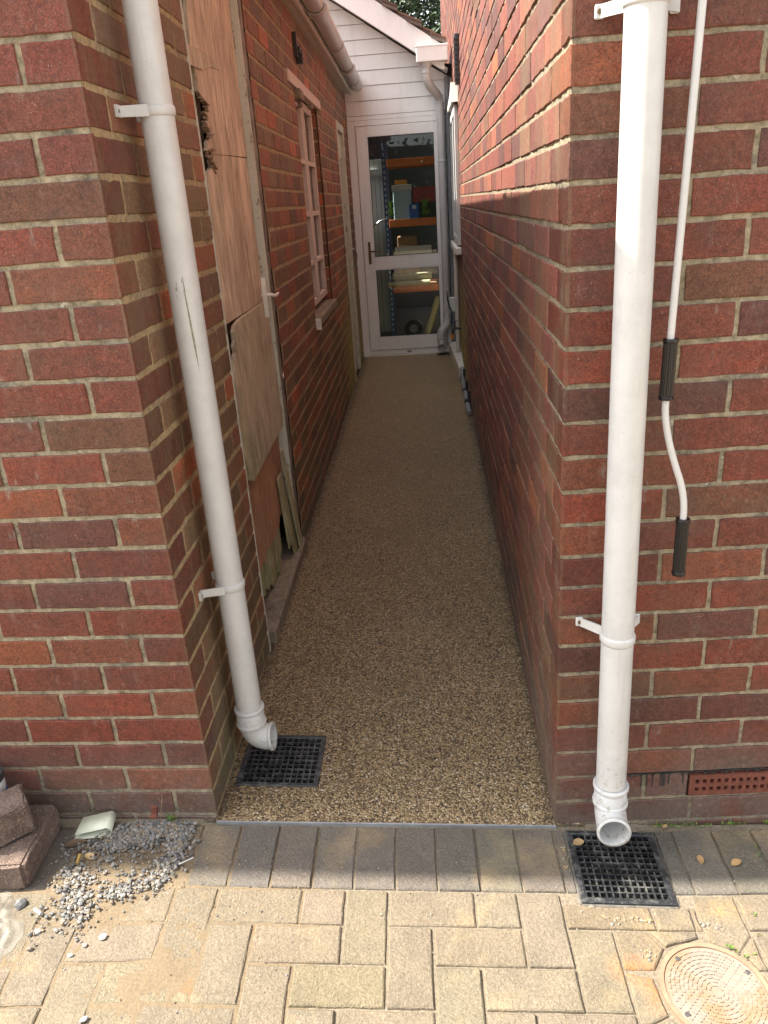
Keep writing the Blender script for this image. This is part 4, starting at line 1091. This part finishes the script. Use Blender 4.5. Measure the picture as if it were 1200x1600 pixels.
for i in range(1, 11):
    rr = .0085*i+.004; nn = max(6, int(2*math.pi*rr/.0135))
    for k in range(nn):
        a = 2*math.pi*(k+.5*(i % 2))/nn; c, s_ = math.cos(a), math.sin(a)
        f_ = lambda u, n, z, c=c, s_=s_, rr=rr: Vector((MH[0]+(rr+u)*c-n*s_, MH[1]+(rr+u)*s_+n*c, gz(MH[0]+(rr+u)*c-n*s_, 0)+z))
        q.box((-.0021, -.0048, -.001), (.0021, .0048, .0014), fr=f_)
P(q, 'lid', M['lid'], mh)
for a in (2.25, 3.75, .5):
    q = MB(); x, y = MH[0]+.088*math.cos(a), MH[1]+.088*math.sin(a); q.tube([(x, y, gz(x, y)-.001), (x, y, gz(x, y)+.002)], .005, 16); q.tube([(x, y, gz(x, y)+.0021), (x, y, gz(x, y)+.0024)], .0028, 12)
    P(q, 'screw', M['steel'], mh)

# ---------------------------------------------------------------- debris at the left wall
def rough_block(name, a, b, label, cat, rot=0, piv=None, amp=.002, group=None, tilt=(0, 0)):
    bm = bmesh.new(); bmesh.ops.create_cube(bm, size=1)
    bmesh.ops.bevel(bm, geom=bm.edges[:], offset=.045, segments=2, affect='EDGES')
    bmesh.ops.subdivide_edges(bm, edges=bm.edges[:], cuts=5, use_grid_fill=True)
    sx, sy, sz = (b[i]-a[i] for i in range(3)); c = Vector([(a[i]+b[i])/2 for i in range(3)])
    rot_m = Matrix.Rotation(rot, 3, 'Z') @ Matrix.Rotation(tilt[0], 3, 'X') @ Matrix.Rotation(tilt[1], 3, 'Y')
    for v in bm.verts:
        p = Vector((v.co.x*sx, v.co.y*sy, v.co.z*sz)); n = noise.noise_vector(p*55+Vector((sx*90, 0, 0)))*amp+noise.noise_vector(p*160)*amp*.5
        v.co = rot_m @ (p+n)+c
    me = bpy.data.meshes.new(name); bm.to_mesh(me); bm.free(); me.materials.append(M['block'])
    o = bpy.data.objects.new(name, me); col.objects.link(o); tag(o, label, cat, group); return o
rough_block('paving_block', (-.60, -.222, -.006), (-.392, -.020, .062), 'wide dark brown block lying flat, lowest of the stack by the left wall', 'block', .03)
rough_block('broken_block', (-.540, -.160, .068), (-.420, -.060, .146), 'small broken speckled block sitting on top of the flat dark block', 'block', .62, amp=.004, tilt=(.0, -.06))
tb = thing('paint_tub', (-.53, -.05, .06), 'small white tub with blue marking standing behind the broken block at the left edge', 'tub')
q = MB(); q.tube([(-.548, .035-.078, -.0), (-.548, -.043, .16)], [.040, .044], 32); P(q, 'body', M['paper'], tb)
tb.location = (-.548, -.043, 0)
q = MB(); q.tube([(-.548, -.043, .16), (-.548, -.043, .178)], [.046, .046], 32); P(q, 'lid', M['dark_plastic'], tb)
q = MB(); q.tube([(-.548, -.043, .08), (-.548, -.043, .13)], [.0428, .0440], 32, cap=False); P(q, 'label_band', M['blue_box'], tb)
for ch in tb.children: ch.matrix_parent_inverse = Matrix.Translation(-Vector((-.53, -.05, .06)))
tb.location = (-.53, -.05, .06)
# folded packet
pk = MB(); W, L = .058, .092; segn = 28
prof = []
for k in range(segn+1):
    a = math.pi*k/segn
    prof.append((L/2-.010+.012*math.sin(a)*1.0, .014-.014*math.cos(a)))
path_ = [(-L/2, .002)]+prof+[(-L/2+.004, .016)]
vs_ = []; ro = Matrix.Rotation(.12, 2)
for yy in (-W/2, W/2):
    for x, z in path_:
        xx = x+(.006 if yy > 0 and x < 0 else 0); pz = z*(1 if yy < 0 else .9)
        p = ro @ Vector((xx, yy)); vs_.append((-.300+p.x, -.040+p.y, gz(0, 0)+.004+pz+(.004 if yy > 0 else 0)))
n = len(path_)
pk.add(vs_, [(i, i+1, n+i+1, n+i) for i in range(n-1)], smooth=True)
o = obj(pk, 'folded_packet', simple('pale_green_packet', (.56, .58, .46), .45, .15, 15, .4, .003), 'pale green white folded packet lying by the foot of the left wall', 'packet')
o.modifiers.new('s', 'SOLIDIFY').thickness = .0008
# gravel heap
def stone(mb, c, s_, rg, colr, flat=.65):
    bm = MB.ico; a = rg.uniform(0, 6.28); ca, sa = math.cos(a), math.sin(a); el = rg.uniform(.55, .95); sd_ = rg.uniform(0, 99)
    vs_ = []
    for v in bm[0]:
        k = 1+.55*noise.noise(v*1.3+Vector((sd_, 0, 0)))
        x, y, z = v.x*s_*k, v.y*s_*el*k, v.z*s_*flat*k; vs_.append((c[0]+x*ca-y*sa, c[1]+x*sa+y*ca, c[2]+z))
    mb.add(vs_, bm[1], 0, colr)
bm = bmesh.new(); bmesh.ops.create_icosphere(bm, subdivisions=1, radius=1.08); bm.verts.index_update()
MB.ico = ([v.co.copy() for v in bm.verts], [[v.index for v in f.verts] for f in bm.faces]); bm.free()
rg = random.Random(77)
SG = [(.135, .135, .132), (.17, .167, .16), (.10, .10, .10), (.215, .205, .19), (.18, .157, .125), (.26, .24, .215), (.19, .145, .095)]
gv = MB()
arcs = [([(-.25, -.075), (-.20, -.050), (-.14, -.040), (-.080, -.035)], .040, 1150), ([(-.085, -.035), (-.068, -.09), (-.075, -.15), (-.10, -.22)], .030, 900),
        ([(-.31, -.17), (-.285, -.215), (-.255, -.265), (-.225, -.30)], .040, 620), ([(-.27, -.10), (-.20, -.085), (-.13, -.08)], .034, 620), ([(-.12, -.21), (-.16, -.235), (-.19, -.245)], .028, 260), ([(-.36, -.12), (-.30, -.08)], .04, 60), ([(-.24, -.14), (-.16, -.18)], .07, 160), ([(-.33, -.27), (-.31, -.36)], .03, 26), ([(-.25, -.33), (-.2, -.36)], .03, 16)]
for pts, wdt, cnt in arcs:
    for i in range(cnt):
        t = rg.random()*(len(pts)-1); k = int(t); a = Vector(pts[k]); b = Vector(pts[k+1]); p = a.lerp(b, t-k)
        p += Vector((rg.gauss(0, wdt*.5), rg.gauss(0, wdt*.5))); s_ = rg.choice([rg.uniform(.0014, .0032), rg.uniform(.0018, .0038), rg.uniform(.003, .0062)])
        if p.y > -.016: p.y = -.018-rg.random()*.01
        stone(gv, (p.x, p.y, gz(p.x, p.y)+max(0, sand_h(p.x, p.y))+s_*.45+rg.random()*.006), s_, rg, rg.choice(SG))
obj(gv, 'gravel', M['stone'], 'heap of small grey gravel against the foot of the left wall', 'gravel', kind='stuff')
gv = MB()
for i in range(1500):
    x = rg.uniform(-.55, .45); y = -.05-abs(rg.gauss(0, .22))
    if rg.random() < max(0, x+.1)*1.6: continue
    if y < -.8 or (-.6 < x < -.385 and y > -.23): continue
    s_ = rg.choice([.0007, .001, .0012, .0016, .0024]); stone(gv, (x, y, gz(x, y)+max(-.001, sand_h(x, y))+s_*.4), s_, rg, rg.choice(SG+[(.38, .28, .17), (.12, .08, .05)]))
for i in range(90):
    x = rg.uniform(.4, 1.4); y = -.05-abs(rg.gauss(0, .2)); s_ = rg.choice([.001, .0015, .0025])
    if G2[0]-.01 < x < G2[1]+.01 and y > G2[2]-.01: continue
    stone(gv, (x, y, gz(x, y)+s_*.4), s_, rg, rg.choice([(.24, .18, .12), (.18, .165, .14), (.28, .25, .2)]))
for (x, y) in ((.895, -.235), (.93, -.262), (.96, -.268), (.985, -.262), (1.005, -.272), (1.02, -.27), (.868, -.1), (.866, -.13), (.870, -.07), (.94, -.275), (1.135, -.27), (1.16, -.275), (.99, -.345), (1.0, -.35), (.985, -.36)):
    for k in range(4): stone(gv, (x+rg.uniform(-.01, .01), y+rg.uniform(-.006, .006), gz(x, y)), rg.uniform(.0025, .0045), rg, rg.choice([(.24, .205, .15), (.19, .175, .15), (.26, .18, .10)]))
for i in range(700):
    y = rg.uniform(.02, 6)**1.0; y = .02+(y/6)**1.6*5.9; sde = rg.random() < .5
    x = (.004-.006*y+abs(rg.gauss(0, .008))) if sde else (.857+.0085*y-abs(rg.gauss(0, .008)))
    s_ = rg.choice([.0012, .002, .003]); stone(gv, (x, y, gz(x, y)+s_*.3), s_, rg, rg.choice([(.12, .09, .05), (.2, .15, .09), (.07, .06, .045)]))
obj(gv, 'grit', M['stone'], 'loose grit scattered over the paving blocks', 'grit', kind='stuff')
for (x, y, s_, c, lb) in ((-.161, -.349, .0085, (.55, .52, .45), 'single white pebble on the sandy paving below the gravel heap'), (-.385, -.262, .014, (.15, .15, .15), 'dark grey stone beside the plastic bag'),
                          (-.215, -.392, .0075, (.30, .30, .29), 'grey pebble pair stone nearest the bag on the sandy paving'), (-.313, -.335, .009, (.26, .25, .24), 'flat grey chip on the sand just right of the plastic bag'), (-.13, -.53, .008, (.2, .2, .21), 'small grey stone near the bottom left of the paving')):
    q = MB(); stone(q, (x, y, gz(x, y)+max(0, sand_h(x, y))+s_*.45), s_, rg, c, .6); obj(q, 'pebble', M['stone'], lb, 'pebble', 'loose pebbles')
# cigarette butts, stick, leaves
q = MB(); zz = gz(0, 0)+.008; q.tube([(-.345, -.280, zz), (-.325, -.292, zz)], .0035, 12); o1 = obj(q, 'cigarette_butt', M['paper'], 'white cigarette butt on the sand right of the dark stone', 'cigarette butt')
q = MB(); q.tube([(-.298, -.135, .012), (-.295, -.158, .010)], .0038, 12); obj(q, 'filter_tip', simple('ochre_filter', (.42, .28, .08), .8), 'ochre stub standing at the left edge of the gravel heap', 'stub')
q = MB(); q.tube([(-.045, -.170, .012), (-.015, -.150, .012)], .0016, 8); obj(q, 'plastic_stick', M['pvc'], 'thin white plastic stick on the grey blocks right of the gravel heap', 'stick')
def leaf(mb, x, y, L, Wd, a, c, lift=.004):
    vs_ = []; ca, sa = math.cos(a), math.sin(a)
    pts = [(-.5, 0), (-.3, .32), (0, .48), (.3, .35), (.5, 0), (.3, -.3), (0, -.45), (-.3, -.36)]
    base = gz(x, y)+(max(0, sand_h(x, y)) if x < .2 else 0)
    for u, v in pts: X = u*L; Y = v*Wd; vs_.append((x+X*ca-Y*sa, y+X*sa+Y*ca, base+lift+.25*abs(Y)+rg.uniform(0, .0015)))
    vs_.append((x, y, base+lift*.6)); mb.add(vs_, [(i, (i+1) % 8, 8) for i in range(8)], 0, c, True)
for (x, y, L, Wd, a, c, lb) in ((-.335, -.085, .06, .028, .3, (.12, .08, .05), 'large dark brown leaf between the stacked blocks and the gravel heap'), (-.275, -.135, .035, .02, -.5, (.48, .34, .16), 'tan curled leaf at the left end of the gravel heap'),
        (-.19, -.035, .03, .022, 1.0, (.20, .12, .08), 'brown leaf on top of the gravel by the wall'), (-.31, -.105, .04, .018, .9, (.08, .055, .04), 'narrow dark leaf lying left of the gravel heap'),
        (1.183, -.098, .030, .018, 1.4, (.38, .24, .11), 'crumpled tan leaf on the grey blocks right of the right grate'), (1.262, -.108, .032, .02, .5, (.42, .27, .12), 'tan leaf furthest right on the grey blocks'), (1.13, .005, .016, .012, .4, (.35, .22, .1), 'small dry leaf at the foot of the right wall'), (.905, -.055, .03, .025, .3, (.36, .24, .12), 'dry tan leaf lying on a corner of the right grate')):
    q = MB(); leaf(q, x, y, L, Wd, a, c); obj(q, 'dry_leaf', M['leafcol'], lb, 'leaf', 'dry leaves')
q = MB(); q.box((-.155, -.040, .028), (-.137, -.026, .034), bev=.001); q.box((-.153, -.028, .028), (-.139, -.018, .05)); obj(q, 'brick_chip', M['air_brick'], 'small pink brick chip on the gravel against the wall', 'brick chip')
q = MB(); q.tube([(-.132, -.03, .02), (-.125, -.022, .055), (-.12, -.018, .085)], .0009, 6); obj(q, 'twig', M['wood_dark'], 'thin upright twig among the gravel at the wall', 'twig')
# moss and weeds
mo = MB()
def tuft(mb, x, y, n, s_, h, c, top=0):
    for i in range(n):
        a = rg.uniform(0, 6.28); d = rg.uniform(0, s_); px, py = x+d*math.cos(a), y+d*math.sin(a)*.5; L = rg.uniform(.4, 1)*h; t_ = rg.uniform(0, 6.28)
        dx, dy = math.cos(t_)*L*.5, math.sin(t_)*L*.5; b = gz(px, py)+top
        mb.add([(px, py, b), (px+dx*.5-dy*.3, py+dy*.5+dx*.3, b+L*.6), (px+dx, py+dy, b+L*.8), (px+dx*.5+dy*.3, py+dy*.5-dx*.3, b+L*.5)], [(0, 1, 2, 3)], 0, tuple(v*rg.uniform(.6, 1.3) for v in c))
GR = (.13, .20, .03)
for i in range(34): tuft(mo, rg.uniform(1.10, 1.24), .012+rg.uniform(-.006, .004), 6, .006, .010, GR)
for i in range(14): tuft(mo, rg.uniform(1.27, 1.33), .014, 6, .006, .010, GR)
for i in range(10): tuft(mo, rg.uniform(1.36, 1.42), .016, 6, .006, .012, GR)
for i in range(8): tuft(mo, 1.325+rg.uniform(-.006, .006), rg.uniform(-.09, -.05), 5, .004, .008, GR)
for (x, y) in ((1.165, -.325), (1.17, -.33), (1.178, -.338), (1.21, -.345), (1.25, -.25), (1.24, -.30), (1.19, -.352)): tuft(mo, x, y, 9, .007, .010, GR)
obj(mo, 'moss', M['leafcol'], 'green moss in the joints at the foot of the right wall', 'moss', kind='stuff')
wd = MB(); tuft(wd, -.108, -.022, 26, .012, .022, (.12, .17, .03), .012)
obj(wd, 'weed', M['leafcol'], 'tiny green weed growing from the gravel by the left corner', 'weed')
# plastic bag
bg_ = MB(); nr_, na_ = 34, 96; vs_ = []
for j in range(nr_+1):
    for i in range(na_):
        th_ = 2*math.pi*i/na_; rr = j/nr_; ux, uy = math.cos(th_), math.sin(th_)
        out_ = 1+.28*noise.noise(Vector((ux*1.6, uy*1.6, 4)))+.10*noise.noise(Vector((ux*6, uy*6, 9)))
        x = -.487+rr*out_*.122*ux; y = -.350+rr*out_*.128*uy; e_ = 1-rr**3
        rid = .5-abs(noise.noise(Vector((x*26+y*9, y*20-x*7, 5)))); rid2 = .4-abs(noise.noise(Vector((x*85, y*70, 9))))
        h = e_*(.016+.050*rid+.018*rid2); vs_.append((x, y, gz(x, y)+.002+max(0, h)))
bg_.add(vs_, [(j*na_+i, j*na_+(i+1) % na_, (j+1)*na_+(i+1) % na_, (j+1)*na_+i) for j in range(nr_) for i in range(na_)], 0, smooth=True)
obj(bg_, 'plastic_bag', M['bag'], 'crumpled clear plastic bag on the paving at the left edge', 'plastic bag')

# ---------------------------------------------------------------- fittings on the right at the far end
os_ = thing('outdoor_socket', (.84, 5.6, .5), 'grey outdoor socket box with orange knob low beside the far door', 'socket')
q = MB(); q.box((5.56, .012, .475), (5.62, .095, .60), fr=RL, bev=.006); P(q, 'box', M['white_panel'], os_)
q = MB(); q.tube([RL(5.55, .115, .66), RL(5.55, .110, .59), RL(5.55, .095, .52), RL(5.55, .07, .47)], [.004, .007, .007, .004], 10); P(q, 'lid_edge', M['dark_plastic'], os_)
q = MB(); q.tube([RL(5.59, .03, .60), RL(5.59, .03, .645)], .019, 16); P(q, 'knob', M['orange_plastic'], os_)
q = MB(); q.tube([RL(5.59, .03, .645), RL(5.59, .03, .675)], .015, 16); P(q, 'cap', M['dark_plastic'], os_)
q = MB(); q.tube([RL(5.59, .001, .54), RL(5.59, .013, .54)], .03, 12); P(q, 'mount', M['grey_plastic'], os_)
tp = thing('garden_tap', (.85, 5.4, .35), 'dark garden tap with orange hose connector below the grey socket', 'tap')
q = MB(); q.tube([RL(5.35, .001, .36), RL(5.35, .05, .36), RL(5.35, .075, .35), RL(5.35, .082, .31)], .011, 14); q.tube([RL(5.35, .055, .36), RL(5.35, .062, .41)], .006, 10); P(q, 'body', M['dark_plastic'], tp)
q = MB(); q.tube([RL(5.33, .095, .425), RL(5.35, .063, .415), RL(5.37, .035, .425)], .005, 8); P(q, 'handle', M['blue'], tp)
q = MB(); q.tube([RL(5.35, .083, .315), RL(5.35, .085, .275)], .014, 14); P(q, 'hose_connector', M['orange_plastic'], tp)
wp = thing('waste_pipe', (.87, 5.5, .2), 'narrow white waste pipe running down below the window sill', 'pipe')
q = MB(); q.tube([RL(5.5, .03, .99), RL(5.5, .03, .13)], .018, 16); P(q, 'pipe', M['pvc_old'], wp)
bx = MB(); bx.add([tuple(RL(u, n, z)) for u, n, z in ((4.95, .001, .0), (4.95, .045, 0), (5.95, .10, 0), (5.95, .001, 0), (4.95, .001, .10), (4.95, .045, .095), (5.95, .10, .14), (5.95, .001, .15))], [(0, 1, 2, 3), (4, 5, 6, 7), (0, 1, 5, 4), (1, 2, 6, 5), (2, 3, 7, 6), (3, 0, 4, 7)])
obj(bx, 'boxing', M['pvc_old'], 'low white wedge boxing along the foot of the right wall near the door', 'boxing', bevel=.004)
gw = thing('ground_pipe', (.88, 4.5, .04), 'dark and grey waste pipe lying along the foot of the right wall', 'pipe')
q = MB(); q.tube([RL(4.93, .02, .10), RL(4.88, .022, .06), RL(4.7, .025, .045), RL(3.9, .025, .035), RL(3.75, .02, .02)], .016, 14); P(q, 'pipe', M['grey_plastic'], gw)
for u in (4.75, 4.3, 3.95):
    q = MB(); q.tube([RL(u, .024, .045), RL(u+.06, .024, .043)], .021, 14); q.box((u+.02, .001, .04), (u+.035, .02, .12), fr=RL); P(q, 'bracket', M['dark_plastic'], gw)

# ---------------------------------------------------------------- inside the extension
su = thing('shelving_unit', (.5, 7.2, 0), 'blue and orange steel shelving seen through the glazed door', 'shelving')
for x, y in ((.235, 7.15), (.90, 7.15), (.235, 7.6), (.90, 7.6)):
    q = MB(); q.box((x-.022, y, .013), (x+.022, y+.004, 1.98)); q.box((x-.022, y+.004, .013), (x-.018, y+.04, 1.98))
    for i in range(34): z = .10+i*.055; q.box((x-.006, y-.0012, z), (x+.006, y-.0004, z+.026), 1)
    P(q, 'upright', [M['blue'], M['white_panel']], su)
for z in (.50, 1.17, 1.75):
    q = MB(); q.box((.257, 7.145, z), (.88, 7.16, z+.075), bev=.003); P(q, 'beam', M['orange'], su)
    q = MB(); q.box((.257, 7.165, z+.045), (.88, 7.62, z+.06)); P(q, 'shelf_board', M['card'], su)
    q = MB(); q.box((.257, 7.63, z), (.88, 7.645, z+.07)); P(q, 'beam', M['orange'], su)
def ibox(name, a, b, mat, label, cat, lid=None):
    t = thing(name, ((a[0]+b[0])/2, (a[1]+b[1])/2, a[2]), label, cat)
    P(MB().box(a, b, bev=.006), 'body', M[mat], t)
    if lid: P(MB().box((a[0]-.008, a[1]-.008, b[2]), (b[0]+.008, b[1]+.008, b[2]+lid[0]), bev=.006), 'lid', M[lid[1]], t)
    return t
ibox('storage_tub', (.31, 7.2, 1.232), (.50, 7.4, 1.52), 'paleblue', 'pale blue tub with bright white lid on the middle shelf', 'tub', (.06, 'paper'))
ibox('orange_case', (.33, 7.42, 1.232), (.46, 7.55, 1.63), 'orange_plastic', 'orange case behind the white lidded tub', 'case')
ibox('blue_carton', (.475, 7.17, 1.232), (.575, 7.26, 1.385), 'blue_box', 'blue carton with a pale disc on the middle shelf', 'carton')
q = MB(); q.tube([(.525, 7.168, 1.355), (.525, 7.169, 1.355)], .02, 16); 
for o_ in list(col.objects):
    if o_.name == 'blue_carton': P(q, 'disc', M['paper'], o_)
ibox('red_case', (.52, 7.3, 1.40), (.87, 7.5, 1.55), 'red', 'long red case lying above the blue carton', 'case')
ibox('black_case', (.50, 7.28, 1.232), (.87, 7.5, 1.395), 'dark_plastic', 'dark case under the long red case', 'case')
ibox('cardboard_box', (.33, 7.2, .56), (.54, 7.45, 1.07), 'card', 'brown cardboard box standing between the two lower shelves', 'box')
ibox('paper_stack', (.30, 7.17, .88), (.69, 7.19, .97), 'paper', 'pale paper sacks across the lower part of the upper pane', 'paper')
q = MB(); q.tube([(.24, 7.22, .655), (.68, 7.22, .665)], .042, 20); obj(q, 'cream_roll', M['roll'], 'upper cream roll on the bottom shelf behind the lower pane', 'roll')
q = MB(); q.tube([(.20, 7.14, .592), (.66, 7.12, .60)], .026, 20); obj(q, 'cream_roll', M['roll'], 'lower longer cream roll on the bottom shelf edge', 'roll')
q = MB(); q.tube([(.60, 7.2, .03), (.74, 7.3, .42)], .035, 20); obj(q, 'leaning_tube', M['roll'], 'olive cardboard tube leaning under the bottom shelf', 'tube')
wh = thing('small_wheel', (.46, 7.2, .012), 'dark wheel on the floor under the bottom shelf', 'wheel')
q = MB(); q.tube([(.46, 7.16, .11), (.46, 7.21, .11)], .098, 32); P(q, 'tyre', M['rubber'], wh); q = MB(); q.tube([(.46, 7.155, .11), (.46, 7.1595, .11)], .045, 24); P(q, 'hub', M['steel'], wh)
wdp = thing('white_panel', (.1, 7.3, 0), 'white boarded panel standing inside at the left of the door glass', 'panel')
q = MB()
for i in range(6): q.box((-.10+i*.052, 7.7, .013), (-.052+i*.052, 7.72, 1.86), bev=.003)
P(q, 'boards', M['white_panel'], wdp)
q = MB(); q.box((-.11, 7.68, 1.70), (.21, 7.699, 1.76)); P(q, 'rail', M['white_panel'], wdp)
ch_ = MB(); ch_.tube([(.24, 6.95, 1.26), (.16, 6.95, 1.24), (.10, 6.95, 1.19), (.085, 6.95, 1.10), (.085, 6.95, .7), (.085, 6.95, .02)], .011, 14)
obj(ch_, 'chrome_rail', simple('chrome', (.7, .7, .7), .15, .05, Metallic=1), 'curved chrome rail inside the door glass at left', 'rail')
rg = random.Random(9)
for xc, lb in ((.275, 'small green trailing plant beside the blue upright on the middle shelf'), (.64, 'green trailing plant at the right of the blue carton')):
  q = MB()
  for i in range(80):
    x = rg.gauss(xc, .022); z = 1.27+rg.random()*.14; y = 7.12+rg.random()*.06; L = .03; a = rg.uniform(-1, 1)
    q.add([(x, y, z), (x+L*.2, y, z+L*.5), (x+L*a*.6, y-.01, z+L), (x-L*.2, y, z+L*.5)], [(0, 1, 2, 3)], 0, (.13*rg.uniform(.6, 1.4), .26*rg.uniform(.6, 1.4), .03))
  obj(q, 'trailing_plant', M['leafcol'], lb, 'plant')

# ---------------------------------------------------------------- tree behind the extension roof
tr_ = thing('tree', (-.6, 13.5, 0), 'dark leafy tree rising behind the extension roof', 'tree')
q = MB(); q.tube([(-.6, 13.5, -.1), (-.55, 13.5, 2), (-.4, 13.45, 3.6)], [.2, .16, .11], 14)
rg = random.Random(14); tips = []
for i in range(16):
    a = rg.uniform(0, 6.28); L = rg.uniform(1, 2.2); b = Vector((-.5, 13.47, rg.uniform(2.2, 3.6))); t_ = b+Vector((math.cos(a)*L, math.sin(a)*L*.7, rg.uniform(.6, 2)))
    q.tube([b, b.lerp(t_, .5)+Vector((0, 0, -.1)), t_], [.06, .04, .012], 7); tips += [t_, b.lerp(t_, .6), b.lerp(t_, .8)]
P(q, 'trunk', M['timber'], tr_)
for i in range(26): tips.append(Vector((rg.uniform(-.1, 1.3), rg.uniform(13, 14), rg.uniform(3.9, 5.2))))
q = MB()
for i in range(420):
    t_ = rg.choice(tips)+Vector((rg.gauss(0, .45), rg.gauss(0, .45), rg.gauss(0, .4))); cc = rg.uniform(.7, 1.3)
    for k in range(44):
        p = t_+Vector((rg.gauss(0, .16), rg.gauss(0, .16), rg.gauss(0, .13))); d = Vector((rg.gauss(0, 1), rg.gauss(0, 1), rg.gauss(0, .7))).normalized(); s_ = d.orthogonal().normalized()*.022; L = .12
        q.add([p, p+d*L*.5+s_, p+d*L, p+d*L*.5-s_], [(0, 1, 2, 3)], 0, (.028*cc, .055*cc, .014*cc))
P(q, 'crown', M['leafcol'], tr_)

# ---------------------------------------------------------------- unseen hedge added to darken the reflection in the door glass
hb = MB(); rg = random.Random(51)
hb.box((-14, -13.6, -.1), (14, -12.6, 3.0), 0, (.02, .035, .012))
for i in range(9000):
    p = Vector((rg.uniform(-14, 14), -12.55+rg.gauss(0, .12), rg.uniform(-.1, 3.15))); d = Vector((rg.gauss(0, 1), rg.gauss(0, 1), rg.gauss(0, 1))).normalized(); s_ = d.orthogonal().normalized()*.05; L = .16; cc = rg.uniform(.6, 1.5)
    hb.add([p, p+d*L*.5+s_, p+d*L, p+d*L*.5-s_], [(0, 1, 2, 3)], 0, (.035*cc, .06*cc, .018*cc))
obj(hb, 'hedge', M['leafcol'], 'unseen dark green hedge added opposite the alley mouth to darken the door glass reflection', 'hedge', kind='stuff')
